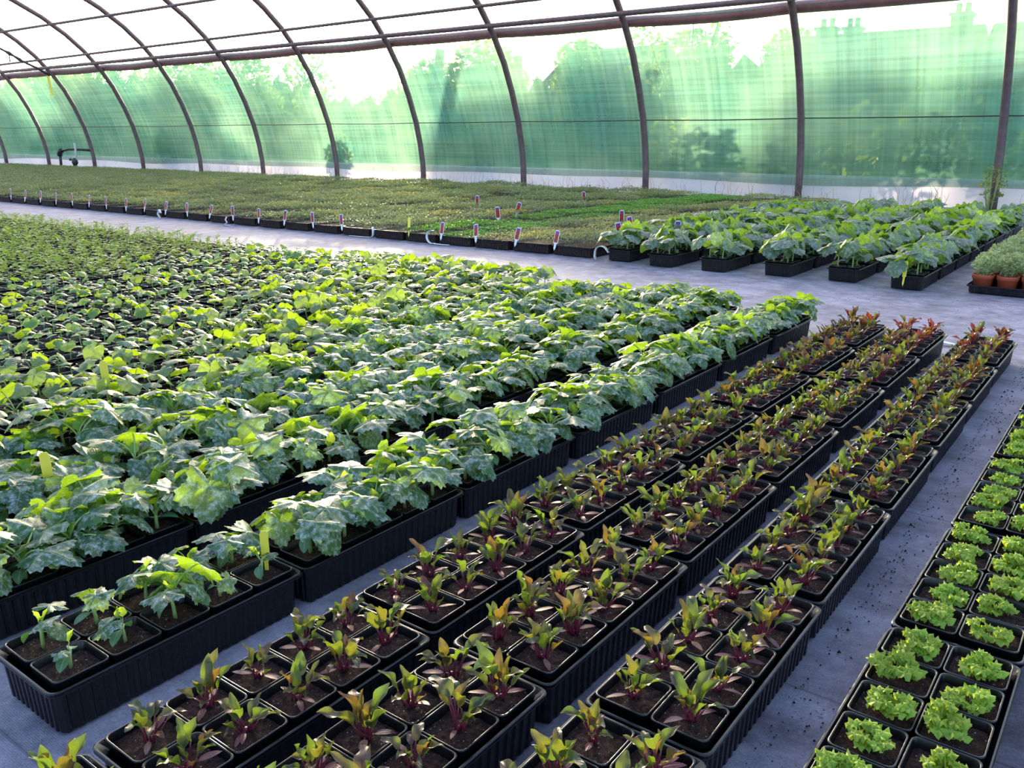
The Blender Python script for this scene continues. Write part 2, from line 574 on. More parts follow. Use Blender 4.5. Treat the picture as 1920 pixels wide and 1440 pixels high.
# net wall between skirt and curtain roll, just outside the hoops
zs = [0.24 + (2.54 - 0.24) * k / 14 for k in range(15)]
rr = random.Random(3)
prof = [(hoop_at(z) + 0.085, z) for z in zs]
vs_, fs_ = sheet([(y + 0.01, z) for y, z in prof], xs, 0.006, rr)
vs_ = [(x, y, z + (0.03 * math.sin(x * 1.1) * math.sin(x * 0.37) if abs(z - 0.24) < 1e-6 else 0)) for x, y, z in vs_]
tag(obj('wall_back', MB().add(vs_, fs_).mesh('wall_back', [M['net']])), kind='structure')
prof = [(hoop_at(z) + 0.12, z) for z in (-0.02, 0.1, 0.2, 0.3, 0.36)]
vs_, fs_ = sheet(prof, xs, 0.02, rr)
sk = obj('skirt', MB().add(vs_, fs_).mesh('skirt', [M['skirt']]))
tag(sk, kind='structure')
sk.name = 'trim_1'
roof = [(y + (0.09 if y > 5.5 else -0.09) * (1 if z < 3 else 0.3), z + 0.075) for y, z in HOOP if z > 2.3 or y < 5.5]
vs_, fs_ = sheet(roof, xs[::2])
tag(obj('ceiling', MB().add(vs_, fs_).mesh('ceiling', [M['film']])), kind='structure')

# hoops
hm = MB().tube([(0, y, z) for y, z in HOOP], 0.052, 10).mesh('tunnel_hoop', [M['steel']])
for i, x in enumerate(HX):
    o = obj('tunnel_hoop', hm, loc=(x, 0, 0))
    q = 12 - i
    lb = 'curved dark steel hoop post, %s along from the post with weeds at its foot' % (ORD[q] if q > 0 else 'next')
    if abs(x + 24.0) < 0.1: lb = 'curved dark steel hoop post with a tap pipe fixed beside its foot'
    if abs(x + 1.81) < 0.1: lb = 'curved dark steel hoop post with weeds growing around its foot'
    tag(o, lb, 'tunnel hoop', 'steel tunnel hoops')


def along(name, z0, rad, label, dy=0.0, n=8, sag=0.0, mat='steel', cat='pipe', slope=0.0):
    pts = []
    for i in range(len(HX) - 1):
        for k in range(4):
            u = k / 4
            x = HX[i] + (HX[i + 1] - HX[i]) * u
            z = z0 + slope * (x + 9)
            pts.append((x, hoop_at(z) + dy, z - sag * math.sin(PI * u) * (0.6 + 0.4 * math.sin(i * 2.1))))
    z = z0 + slope * (HX[-1] + 9)
    pts.append((HX[-1], hoop_at(z) + dy, z))
    return tag(obj(name, MB().tube(pts, rad, n).mesh(name, [M[mat]])), label, cat)


along('curtain_rail', 2.59, 0.040, 'straight steel rail just above the rolled-up side curtain', -0.118)
along('curtain_roll', 2.52, 0.080, 'rolled-up brownish side curtain running along the top of the net', 0.17, 10, 0.035, 'roll', 'curtain')
along('purlin_pipe', 2.86, 0.028, 'thin steel pipe joining the hoops just above the curtain rail', -0.108, slope=0.006)
along('purlin_pipe', 3.38, 0.030, 'thin steel pipe joining the hoops high on the roof curve', -0.135)
along('support_wire', 1.14, 0.008, 'thin dark wire running along the middle of the green net', 0.058, 5, 0.012, 'dark_pipe', 'wire')

# ------------------------------------------------------------------ beyond the net
def leaf_cloud(rg, n, cx, rx, size, squash=1.0, mi=0, hollow=0.55, mb=None):
    mb = mb or MB()
    vs_ = []; fs_ = []
    for k in range(n):
        while True:
            p = Vector((rg.uniform(-1, 1), rg.uniform(-1, 1), rg.uniform(-1, 1)))
            if hollow * rg.random() < p.length < 1: break
        p = Vector((cx[0] + p.x * rx[0], cx[1] + p.y * rx[1], cx[2] + p.z * rx[2]))
        s = size * rg.uniform(0.6, 1.3)
        q = Matrix.Rotation(rg.uniform(0, 2 * PI), 3, 'Z') @ Matrix.Rotation(rg.gauss(0, 0.7) * squash, 3, 'X') @ Matrix.Rotation(rg.gauss(0, 0.6) * squash, 3, 'Y')
        o = len(vs_)
        for a in ((0, -0.5, 0), (0.33, 0, 0.1), (0, 0.55, -0.08), (-0.33, 0, 0.1)):
            vs_.append(p + q @ (Vector(a) * s))
        fs_ += [(o, o + 1, o + 2), (o, o + 2, o + 3)]
    return mb.add(vs_, fs_, None, mi)


def tree(loc, h, w, label, seed, trunk_r=0.15, n=1500, leaf=0.28, bare=False, blobs=5, crown0=0.3):
    rg = random.Random(seed)
    e = thing('garden_tree', loc, label, 'tree', 'trees beyond the net')
    tm = MB()
    lean = rg.uniform(-0.3, 0.3)
    top = Vector((lean, 0, h * 0.8))
    tm.tube([(0, 0, -0.1), (lean * 0.3, 0.05, h * 0.3), (lean * 0.6, 0, h * 0.55), top], [trunk_r, trunk_r * 0.8, trunk_r * 0.55, trunk_r * 0.2], 7)
    nb = 22 if bare else 9
    for k in range(nb):
        z0 = h * rg.uniform(0.3, 0.72)
        a = rg.uniform(0, 2 * PI)
        L = w * rg.uniform(0.3, 0.55)
        b0 = Vector((lean * z0 / h, 0, z0))
        tm.tube([b0, b0 + Vector((math.cos(a) * L * 0.5, math.sin(a) * L * 0.5, L * 0.5)), b0 + Vector((math.cos(a) * L * 0.8, math.sin(a) * L * 0.8, L * 1.2))], [trunk_r * 0.35, trunk_r * 0.22, trunk_r * 0.06], 4)
    obj('trunk', tm.mesh('trunk', [M['bark']]), e)
    mb = MB()
    if bare:
        n = n // 5
    for k in range(blobs):
        a = rg.uniform(0, 2 * PI); rad = w * 0.26 * rg.random()
        cc = (math.cos(a) * rad, math.sin(a) * rad, h * (crown0 + (0.86 - crown0) * (k + 0.5) / blobs))
        leaf_cloud(rg, n // blobs, cc, (w * 0.36, w * 0.36, h * 0.18), leaf, mb=mb, hollow=0.9)
    obj('crown', mb.mesh('crown', [M['tree']], False), e)
    return e


# (x, y, height, width, kind)
for k, (x, y, h, w, nm, bare) in enumerate([
    (-44.0, 21.5, 4.3, 4.0, 'wide olive tree beyond the net past the hoop with the brace strap', 0),
    (-38.6, 21.0, 4.2, 3.6, 'leafy olive tree beyond the net behind the tap pipe', 0),
    (-33.0, 21.5, 4.2, 3.8, 'leafy olive tree beyond the net past the yellow ribbon', 0),
    (-28.6, 21.0, 3.9, 3.0, 'broad dark tree beyond the net beside the sun glare', 0),
    (-25.4, 21.5, 3.9, 2.6, 'sparse tree beyond the net at the edge of the sun glare', 1),
    (-19.4, 21.5, 3.3, 2.6, 'small round tree beyond the net between sun glare and dark tree', 0),
    (-16.6, 21.0, 3.7, 2.6, 'dense dark tree beyond the net with its top at the curtain roll', 0),
    (-14.6, 22.6, 3.7, 2.2, 'dark spreading tree beyond the net next to the bare trees', 0),
    (-13.6, 25.0, 4.3, 1.6, 'bare thin-branched tree beyond the net above a low roof', 1),
    (-11.9, 25.6, 4.3, 1.8, 'bare twiggy tree beyond the net beside the big green tree', 1),
    (-10.2, 21.0, 3.55, 2.8, 'big bright green tree beyond the net left of the chimneys', 0),
    (-8.4, 22.8, 3.6, 2.0, 'bright green tree beyond the net touching the chimney house', 0),
]):
    tree((x, y, 0), h, w, nm, 40 + k, 0.13, 2600, 0.22, bool(bare), 5, 0.22)

# shrubs and thin trunks right behind the net
def shrub(x, y, w, h, seed, label):
    rg = random.Random(seed)
    e = thing('shrub', (x, y, 0), label, 'shrub', 'shrubs just behind the net')
    sm = MB()
    for k in range(6):
        a = rg.uniform(0, 2 * PI); l = w * 0.35
        sm.tube([(0, 0, -0.05), (math.cos(a) * l * 0.4, math.sin(a) * l * 0.2, h * 0.5), (math.cos(a) * l, math.sin(a) * l * 0.4, h * 0.9)], [0.02, 0.014, 0.005], 4)
    obj('stem', sm.mesh('stem', [M['bark']]), e)
    mb = MB()
    leaf_cloud(rg, 260, (0, 0, h * 0.55), (w * 0.5, w * 0.3, h * 0.45), 0.17, mb=mb)
    obj('foliage', mb.mesh('foliage', [M['tree']], False), e)


for k, (x, w, h) in enumerate([(-21.0, 1.2, 1.5), (-15.2, 0.7, 1.0), (-11.1, 0.6, 1.2), (-6.9, 1.1, 1.25), (-5.2, 1.0, 1.2), (-4.0, 1.1, 1.45), (-2.75, 1.1, 1.9), (-1.4, 1.0, 1.1)]):
    shrub(x, 13.5 + 0.2 * (k % 2), w, h, 80 + k, 'blurred dark shrub close behind the net, %s shrub from the weedy hoop post' % ORD[8 - k])
for k, (x, y, hh, ln) in enumerate([(-12.7, 14.0, 2.6, 0.25), (-10.6, 14.3, 2.4, -0.1), (-8.6, 14.0, 2.2, 0.1)]):
    mb = MB().tube([(0, 0, -0.05), (ln * 0.4, 0, hh * 0.4), (ln, 0.1, hh)], [0.16, 0.13, 0.09], 8)
    tag(obj('tree_stump', mb.mesh('tree_stump', [M['bark']]), loc=(x, y, 0)), 'bare upright trunk seen blurred behind the net, %s trunk from the sun glare' % ORD[k + 1], 'tree trunk', 'trunks behind the net')

# hedge of tall growth all along, and houses
SKY = [(-60, 3.6), (-41, 3.6), (-36, 3.6), (-30, 3.4), (-26, 3.2), (-22.5, 2.9), (-20.6, 2.2), (-19.3, 2.05), (-18, 2.25), (-16.5, 2.6), (-14, 2.7), (-11.6, 2.45), (-9.6, 2.4), (-7.3, 2.6), (-6.2, 2.3), (-4, 2.3), (-2.5, 2.0), (6, 2.0)]
rg = random.Random(5)
hb = MB()


def lump(mb, rg, c, r, n=10, m=6):
    ph = [rg.uniform(0, 6) for _ in range(3)]
    vs_ = []; fs_ = []
    for i in range(m + 1):
        for j in range(n):
            th = PI * i / m; a = 2 * PI * j / n
            q = 1 + 0.16 * math.sin(3 * a + ph[0]) * math.sin(2 * th + ph[1]) + 0.1 * rg.uniform(-1, 1)
            vs_.append((c[0] + r[0] * q * math.sin(th) * math.cos(a), c[1] + r[1] * q * math.sin(th) * math.sin(a), c[2] + r[2] * q * math.cos(th)))
    for i in range(m):
        for j in range(n):
            fs_.append((i * n + j, i * n + (j + 1) % n, (i + 1) * n + (j + 1) % n, (i + 1) * n + j))
    return mb.add(vs_, fs_)


x = -80.0
while x < 5:
    hh = (0.9 + (np.interp(x / 1.6, [q[0] for q in SKY], [q[1] for q in SKY]) - 0.9) * 1.6) * rg.uniform(0.86, 1.0)
    wd = rg.uniform(0.7, 1.2)
    yy = 28.8 + rg.uniform(-0.3, 0.3)
    lump(hb, rg, (x, yy, hh * 0.3), (wd * 1.05, 0.5, hh * 0.62))
    leaf_cloud(rg, 170, (x, yy, hh * 0.5), (wd, 0.6, hh * 0.5), 0.3, mb=hb, hollow=0.95)
    x += wd
hd = obj('hedge', hb.mesh('hedge', [M['tree']], False))
tag(hd, 'long loose green hedge beyond the net', 'hedge', None, 'stuff')


def house(name, x0, x1, y0, y1, zw, zr, label, chim):
    e = thing(name, ((x0 + x1) / 2, (y0 + y1) / 2, 0), label, 'house')
    w2 = (x1 - x0) / 2; d2 = (y1 - y0) / 2
    wl = MB().box(-w2, w2, -d2, d2, -0.05, zw)
    wl.add([(-w2, -d2, zw), (-w2, d2, zw), (-w2, 0, zr - 0.1)], [(0, 1, 2)]).add([(w2, -d2, zw), (w2, d2, zw), (w2, 0, zr - 0.1)], [(0, 2, 1)])
    obj('wall', wl.mesh('wall', [M['brick']], False), e)
    ov = 0.25
    rf = MB()
    for sgn in (-1, 1):
        a = [(-w2 - ov, sgn * (d2 + ov), zw - 0.12), (w2 + ov, sgn * (d2 + ov), zw - 0.12), (w2 + ov, 0, zr), (-w2 - ov, 0, zr)]
        b = [(x, y, z + 0.12) for x, y, z in a]
        rf.add(a + b, [(0, 1, 2, 3), (4, 5, 6, 7), (0, 1, 5, 4), (1, 2, 6, 5), (2, 3, 7, 6), (3, 0, 4, 7)])
    r_ = obj('roof', rf.mesh('roof', [M['roof']], False), e)
    for cx, cw, ch in chim:
        cm = MB().box(cx - cw, cx + cw, -0.3, 0.3, zr - 0.6, zr + ch)
        cm.box(cx - cw - 0.06, cx + cw + 0.06, -0.36, 0.36, zr + ch, zr + ch + 0.1)
        for q in (-0.5, 0.5):
            cm.tube([(cx + q * cw, 0, zr + ch + 0.1), (cx + q * cw, 0, zr + ch + 0.4)], 0.09, 8)
        obj('chimney', cm.mesh('chimney', [M['brick']], False), r_)
    for q in (-0.55, 0.0, 0.55):
        wd = obj('window', MB().box(q * w2 - 0.4, q * w2 + 0.4, -d2 - 0.04, -d2 + 0.02, zw - 1.3, zw - 0.4).mesh('window', [M['white_tag']], False), e)
        obj('pane', MB().box(q * w2 - 0.33, q * w2 + 0.33, -d2 - 0.05, -d2 - 0.035, zw - 1.23, zw - 0.47).mesh('pane', [M['dark_pipe']], False), wd)


house('house', -11.6, -5.95, 30, 36, 3.0, 4.25, 'wide house roof with chimneys seen through the net', [(-2.0, 0.3, 0.25), (-1.1, 0.25, 0.2), (2.35, 0.28, 0.4)])
house('house', -5.3, 1.5, 31, 36, 2.6, 4.3, 'house roof beside the last hoop post seen through the net', [(1.5, 0.3, 0.4)])
house('house', -21.4, -17.2, 31, 35, 3.0, 4.3, 'low flat roofline below the bare trees seen through the net', [])

# ------------------------------------------------------------------ pots, trays
def rrect(hx, hy, r, n=4):
    pts = []
    for cx, cy, a0 in ((hx - r, hy - r, 0), (-hx + r, hy - r, PI / 2), (-hx + r, -hy + r, PI), (hx - r, -hy + r, 1.5 * PI)):
        for k in range(n):
            a = a0 + PI / 2 * k / (n - 1)
            pts.append((cx + r * math.cos(a), cy + r * math.sin(a)))
    return pts


def loft(mb, rings, close_first=False, close_last=False, mi=0):
    n = len(rings[0])
    vs_ = [p for r in rings for p in r]
    fs_ = []
    for i in range(len(rings) - 1):
        for k in range(n):
            fs_.append((i * n + k, i * n + (k + 1) % n, (i + 1) * n + (k + 1) % n, (i + 1) * n + k))
    if close_first: fs_.append(tuple(range(n - 1, -1, -1)))
    if close_last: fs_.append(tuple((len(rings) - 1) * n + k for k in range(n)))
    return mb.add(vs_, fs_, None, mi)


PZ = 0.094     # height of a pot rim above the floor
PH = 0.0452    # half width of a pot


def pot_mesh():
    def ring(h, z, r=0.010):
        return [(x, y, z) for x, y in rrect(h, h, r)]
    zb = 0.0045
    rings = [ring(0.033, zb), ring(0.0415, PZ - 0.016), ring(0.0436, PZ - 0.0155), ring(0.0447, PZ - 0.003), ring(PH, PZ - 0.001), ring(PH - 0.0008, PZ), ring(0.0428, PZ), ring(0.0420, PZ - 0.0015), ring(0.0400, PZ - 0.022)]
    return loft(MB(), rings, True).mesh('pot', [M['plastic']])


def soil_mesh(seed, hx=0.0402, z=None, n=15, amp=0.0028, ct=0.006):
    rg = random.Random(seed)
    z = PZ - 0.0145 if z is None else z
    vs_ = []; fs_ = []
    for j in range(n):
        for i in range(n):
            u = 2 * i / (n - 1) - 1; v_ = 2 * j / (n - 1) - 1
            edge = max(abs(u), abs(v_))
            x, y = u * hx, v_ * hx
            if abs(u) == 1 and abs(v_) == 1:
                x *= 0.96; y *= 0.96
            vs_.append((x, y, z + rg.uniform(-1, 1) * amp * (1 if edge < 0.99 else 0.4) + 0.003 * (1 - edge) - 0.0005))
    for j in range(n - 1):
        for i in range(n - 1):
            a = j * n + i
            fs_.append((a, a + 1, a + n + 1, a + n))
    return MB().add(vs_, fs_).mesh('compost', [M['soil']])


POT = pot_mesh()
SOIL = [soil_mesh(k) for k in range(5)]


def tray_mesh(hx, hy, h, rib=0.021, dep=0.003, lip=0.008):
    """open tray with fluted sides and a rolled rim"""
    HX0, HY0 = hx, hy
    def flute(hx, hy, z, d):
        pts = []
        nX = max(2, int(round(2 * HX0 / rib))); nY = max(2, int(round(2 * HY0 / rib)))
        def edge(x0, y0, x1, y1, nx, ny):
            n = nY if nx else nX
            for k in range(n):
                for f, off in ((0.08, 0), (0.42, 0), (0.58, -d), (0.92, -d)):
                    q = (k + f) / n
                    pts.append((x0 + (x1 - x0) * q + nx * off, y0 + (y1 - y0) * q + ny * off, z))
        c = 0.008
        edge(hx, -hy + c, hx, hy - c, 1, 0)
        edge(hx - c, hy, -hx + c, hy, 0, 1)
        edge(-hx, hy - c, -hx, -hy + c, -1, 0)
        edge(-hx + c, -hy, hx - c, -hy, 0, -1)
        return pts
    mb = MB()
    loft(mb, [flute(hx - lip - 0.005, hy - lip - 0.005, 0.0, dep), flute(hx - lip - 0.001, hy - lip - 0.001, h - 0.010, dep), flute(hx - lip, hy - lip, h - 0.009, 0.0)], True)
    def ring(g, z, r=0.014): return [(x, y, z) for x, y in rrect(hx - g, hy - g, r)]
    loft(mb, [ring(lip + 0.003, h - 0.009), ring(0.001, h - 0.009), ring(0, h - 0.006), ring(0.0, h - 0.0015), ring(0.0015, h), ring(lip - 0.004, h), ring(lip - 0.002, h - 0.002), ring(lip + 0.006, h - 0.012), ring(lip + 0.013, 0.004)], False, True)
    return mb.mesh('tray', [M['plastic']], False)


TRAY = tray_mesh(0.1020, 0.2445, 0.084)

# ------------------------------------------------------------------ leaf meshes
def arc_pts(p0, az_elev0, elev1, L, n=5):
    """a stalk in the xz plane whose slope goes from one angle to another"""
    pts = [Vector(p0)]
    for k in range(n):
        e = az_elev0 + (elev1 - az_elev0) * (k + 0.5) / n
        pts.append(pts[-1] + Vector((math.cos(e), 0, math.sin(e))) * (L / n))
    return pts


def palmate(seed, Rb, pet, e0, e1, tilt, lobe, tooth, droop, fold, mats, wav=0.06, nseg=48, rings=5, name='leaf'):
    rg = random.Random(seed)
    mb = MB()
    pts = arc_pts((0, 0, 0), e0, e1, pet, 5)
    mb.tube(pts, [0.0026, 0.0024, 0.0021, 0.0019, 0.0017, 0.0016], 5, 1)
    tip = pts[-1]
    q = Matrix.Rotation(tilt, 3, 'Y') @ Matrix.Rotation(rg.gauss(0, 0.15), 3, 'X')
    ph = [rg.uniform(0, 6.28) for _ in range(4)]
    vs_ = [tip]; uvs = [(0.5, 0.5)]; fs_ = []
    for i in range(1, rings + 1):
        tt = i / rings
        for j in range(nseg + 1):
            th = -PI + 2 * PI * j / nseg
            r = 1 - lobe * (0.5 - 0.5 * math.cos(5 * th)) ** 1.1
            r *= 1 - 0.78 * math.exp(-((PI - abs(th)) / 0.24) ** 2)
            r *= 1 + 0.12 * math.cos(th)
            if i == rings:
                r *= 1 + tooth * (1 if j % 2 else -1)
            d = tt ** 0.9 * r
            x = d * math.cos(th); y = d * math.sin(th)
            z = -droop * d * d + fold * abs(math.sin(2.5 * th)) * d * (-1)
            z += wav * tt * tt * (math.sin(3 * th + ph[0]) + 0.7 * math.sin(7 * th + ph[1])) + 0.02 * math.sin(11 * x + ph[2]) * math.sin(9 * y + ph[3])
            p = Vector((x * Rb, y * Rb, z * Rb))
            vs_.append(tip + q @ p)
            uvs.append((0.5 + 0.43 * x, 0.5 + 0.43 * y))
    for j in range(nseg):
        fs_.append((0, 1 + j, 2 + j))
    for i in range(rings - 1):
        for j in range(nseg):
            a = 1 + i * (nseg + 1) + j
            fs_.append((a, a + nseg + 1, a + nseg + 2, a + 1))
    mb.add(vs_, fs_, uvs, 0)
    return mb.mesh(name, mats)


def blade(seed, L, W, pet, e0, e1, e2, mats, pr=0.0013, fold=0.25, wave=0.12, shape=0.75, nl=8, nw=5, name='leaf', roll=0.0):
    """stalk then simple blade; slope runs e0 -> e1 along the stalk, e1 -> e2 along the blade"""
    rg = random.Random(seed)
    mb = MB()
    if pet > 0:
        pts = arc_pts((0, 0, 0), e0, e1, pet, 4)
        mb.tube(pts, [pr * 1.25, pr * 1.1, pr, pr * 0.9, pr * 0.7], 5, 1)
        base = pts[-1]
    else:
        base = Vector((0, 0, 0))
    vs_ = []; fs_ = []; uvs = []
    c = Vector(base)
    p1, p2 = rg.uniform(0, 6.28), rg.uniform(0, 6.28)
    for i in range(nl + 1):
        tt = i / nl
        e = e1 + (e2 - e1) * tt
        if i:
            c = c + Vector((math.cos(e), 0, math.sin(e))) * (L / nl)
        w = W * 0.5 * (math.sin(PI * min(1, tt ** shape * 0.985 + 0.015)) ** 0.8) + (0.0006 if i < nl else 0.0002)
        nrm = Vector((-math.sin(e), 0, math.cos(e)))
        for j in range(nw):
            s = 2 * j / (nw - 1) - 1
            ww = wave * W * (math.sin(9 * tt + p1 + (0 if s > 0 else 2.0)) * s * s) * math.sin(PI * tt)
            y = s * w
            p = c + Vector((0, y, 0)) + nrm * (fold * abs(y) + ww) + Vector((0, roll * W * math.sin(3 * tt), 0))
            vs_.append(p); uvs.append((0.5 + 0.5 * s, tt))
    for i in range(nl):
        for j in range(nw - 1):
            a = i * nw + j
            fs_.append((a, a + 1, a + nw + 1, a + nw))
    mb.add(vs_, fs_, uvs, 0)
    return mb.mesh(name, mats)


rad_ = math.radians
# courgette: serrated lobed leaves
COU = [palmate(100 + k, R.uniform(0.048, 0.062), R.uniform(0.060, 0.105), rad_(R.uniform(35, 78)), rad_(R.uniform(-5, 35)), rad_(tl_),
               0.30, 0.055, R.uniform(0.12, 0.3), 0.16, [M['courgette'], M['stem']], 0.07) for k, tl_ in enumerate((-6, 2, 8, 14, 22, 34, 50))]
COU_LOW = [palmate(130 + k, R.uniform(0.036, 0.044), R.uniform(0.045, 0.06), rad_(30), rad_(-10), rad_(tl_), 0.08, 0.04, 0.22, 0.08, [M['courgette'], M['stem']], 0.03) for k, tl_ in enumerate((55, 68, 40))]
SQU = [palmate(150 + k, R.uniform(0.038, 0.050), R.uniform(0.045, 0.08), rad_(R.uniform(50, 80)), rad_(R.uniform(0, 40)), rad_(tl_),
               0.10, 0.028, R.uniform(0.1, 0.3), 0.08, [M['squash'], M['stem']], 0.05, 36, 4) for k, tl_ in enumerate((0, 8, 16, 26, 38, 52))]
FAR = [palmate(170 + k, R.uniform(0.062, 0.085), R.uniform(0.07, 0.12), rad_(R.uniform(45, 80)), rad_(R.uniform(-5, 35)), rad_(tl_),
               0.14, 0.035, R.uniform(0.15, 0.35), 0.10, [M['courgette_far'], M['stem']], 0.06, 36, 4) for k, tl_ in enumerate((4, 14, 26, 38, 52, 66))]
COT = [blade(190 + k, R.uniform(0.042, 0.052), R.uniform(0.026, 0.031), 0.014, rad_(25), rad_(5), rad_(e2_), [M['cotyledon'], M['stem']], 0.0018, 0.12, 0.03, 0.8) for k, e2_ in enumerate((-60, -35, -80))]
YNG = [blade(200 + k, R.uniform(0.028, 0.036), R.uniform(0.018, 0.024), 0.016, rad_(80), rad_(70), rad_(e2_), [M['young'], M['stem']], 0.0014, 0.5, 0.16, 0.7) for k, e2_ in enumerate((60, 35, 80))]
BEET = [blade(220 + k, R.uniform(0.024, 0.042), R.uniform(0.0100, 0.0150), R.uniform(0.016, 0.032), rad_(R.uniform(68, 88)), rad_(R.uniform(58, 84)), rad_(R.uniform(-40, 75)),
              [M['beet'], M['beet_stem']], 0.0013, R.uniform(0.3, 0.8), R.uniform(0.2, 0.4), 0.72, 12, 5) for k in range(14)]
BCOT = [blade(240 + k, R.uniform(0.026, 0.036), R.uniform(0.0075, 0.0095), 0.012, rad_(R.uniform(20, 50)), rad_(R.uniform(0, 25)), rad_(R.uniform(-35, 5)),
              [M['beet_cot'], M['beet_stem']], 0.0011, 0.12, 0.02, 0.85, 7, 3) for k in range(5)]
SEED_COT = [blade(260 + k, R.uniform(0.042, 0.054), R.uniform(0.023, 0.030), 0.006, rad_(20), rad_(10), rad_(e2_), [M['cotyledon'], M['stem']], 0.0013, 0.1, 0.03, 0.8, 6, 3) for k, e2_ in enumerate((-18, -40, 2))]
SEED_LEAF = [palmate(270 + k, R.uniform(0.024, 0.034), R.uniform(0.016, 0.030), rad_(70), rad_(25), rad_(tl_), 0.08, 0.03, 0.25, 0.08, [M['seed_leaf'], M['stem']], 0.05, 24, 3) for k, tl_ in enumerate((0, 18, 38))]


def stem_mesh(h, r, lean=0.0, name='stem', mat='stem'):
    return MB().tube([(0, 0, -0.006), (lean * 0.3, 0, h * 0.5), (lean, 0, h)], [r * 1.2, r, r * 0.9], 6).mesh(name, [M[mat]])


ST_C = [stem_mesh(0.030, 0.0042), stem_mesh(0.040, 0.0040, 0.004), stem_mesh(0.05, 0.0038, -0.005)]
ST_S = [stem_mesh(0.05, 0.0022, 0.004), stem_mesh(0.06, 0.002, -0.006), stem_mesh(0.042, 0.0022)]
ST_B = stem_mesh(0.008, 0.0034, 0, 'stem', 'beet_stem')
SZ = PZ - 0.0135   # compost level


BOXES = []      # tray footprints x0, x1, y0, y1
OCC = {}        # small cells of space already taken by a plant's leaves
VCO = {}
FR = random.Random(77)


def fit_leaf(me, par, z, rz, sc, tx, ty, xy, spread):
    """turn and lift a leaf so that it lies on compost and rims instead of cutting them, and keeps clear of other plants' leaves"""
    if me.name not in VCO:
        co = np.empty(len(me.vertices) * 3)
        me.vertices.foreach_get('co', co)
        VCO[me.name] = co.reshape(-1, 3)
    co = VCO[me.name] * sc
    far_ = np.hypot(co[:, 0], co[:, 1]) > 0.010
    if not far_.any():
        return rz, ty
    co = co[far_]
    pid = par.name
    px, py = par.location.x, par.location.y
    pr = par.rotation_euler.z
    near = [b for b in BOXES if b[0] - 0.25 < px < b[1] + 0.25 and b[2] - 0.25 < py < b[3] + 0.25]
    best = None
    for cand in range(7):
        a = rz if cand == 0 else rz + FR.gauss(0, spread)
        y_ = ty
        for lift in range(9):
            m = np.array((Matrix.Rotation(pr, 3, 'Z') @ Matrix.Rotation(a, 3, 'Z') @ Matrix.Rotation(y_, 3, 'Y') @ Matrix.Rotation(tx, 3, 'X')))
            o_ = Matrix.Rotation(pr, 3, 'Z') @ Vector((xy[0], xy[1], 0))
            w = co @ m.T + np.array((o_.x, o_.y, z))
            hgt = np.zeros(len(w))
            for b in near:
                hgt[(w[:, 0] + px > b[0]) & (w[:, 0] + px < b[1]) & (w[:, 1] + py > b[2]) & (w[:, 1] + py < b[3])] = PZ + 0.0012
            own = np.maximum(abs(w[:, 0]), abs(w[:, 1])) < 0.0405
            hgt[own] = SZ + 0.0022
            if (w[:, 2] >= hgt).all():
                break
            y_ -= 0.11
        keys = [tuple(k) for k in np.floor((w + np.array((px, py, 0))) / 0.008).astype(int)]
        hits = sum(1 for k in keys if OCC.get(k, pid) != pid)
        cost = hits + 5 * lift
        if best is None or cost < best[0]:
            best = (cost, a, y_, keys)
        if cost == 0:
            break
    for k in best[3]:
        OCC.setdefault(k, pid)
    return best[1], best[2]


def put(name, me, par, z, rz, sc=1.0, tx=0.0, ty=0.0, xy=(0, 0), spread=0.6):
    if name == 'leaf':
        rz, ty = fit_leaf(me, par, z, rz, sc, tx, ty, xy, spread)
    return obj(name, me, par, (xy[0], xy[1], z), (tx, ty, rz), sc)


def potted(name, loc, label, cat, group, rg):
    e = thing(name, loc, label, cat, group, rg.choice((0, PI / 2, PI, -PI / 2)) + rg.gauss(0, 0.005))
    obj('pot', POT, e)
    obj('compost', rg.choice(SOIL), e, (0, 0, 0), (0, 0, rg.choice((0, PI / 2, PI))))
    return e


def courgette(loc, label, group, rg, vig=1.0, tint=(1, 1, 1, 1), low=True):
    e = potted('courgette_plant', loc, label, 'courgette plant', group, rg)
    k = rg.randrange(3)
    hs = (0.030, 0.040, 0.05)[k] * (0.5 + 0.5 * vig)
    put('stem', ST_C[k], e, SZ, 0, (0.6 + 0.4 * vig, 0.6 + 0.4 * vig, 0.5 + 0.5 * vig))
    top = SZ + hs
    n = max(1, int(round(rg.choice((3, 4, 4, 5)) * min(1, vig))))
    a0 = rg.uniform(0, 6.28)
    for i in range(n):
        a = a0 + i * 2.4 + rg.gauss(0, 0.25)
        o = put('leaf', rg.choice(COU), e, top - 0.004 + 0.003 * i, a, vig * rg.uniform(0.78, 1.12), rg.gauss(0, 0.12), rg.gauss(0, 0.12))
        o.color = tint
    if low and vig > 0.6:
        for i in range(rg.choice((1, 1, 2))):
            put('leaf', rg.choice(COU_LOW), e, top - 0.008, rg.uniform(0, 6.28), vig * rg.uniform(0.85, 1.1), rg.gauss(0, 0.1), spread=2.0)
    for i in range(2):
        put('leaf', rg.choice(COT), e, SZ + hs * 0.75, a0 + 1.2 + i * PI + rg.gauss(0, 0.2), (0.6 + 0.35 * vig) * rg.uniform(0.8, 1.05), rg.gauss(0, 0.15), rg.gauss(0, 0.15))
    for i in range(rg.choice((1, 2))):
        put('leaf', rg.choice(YNG), e, top, rg.uniform(0, 6.28), rg.uniform(0.7, 1.1) * (0.5 + 0.5 * vig), rg.gauss(0, 0.2), rg.gauss(0, 0.2))
    return e


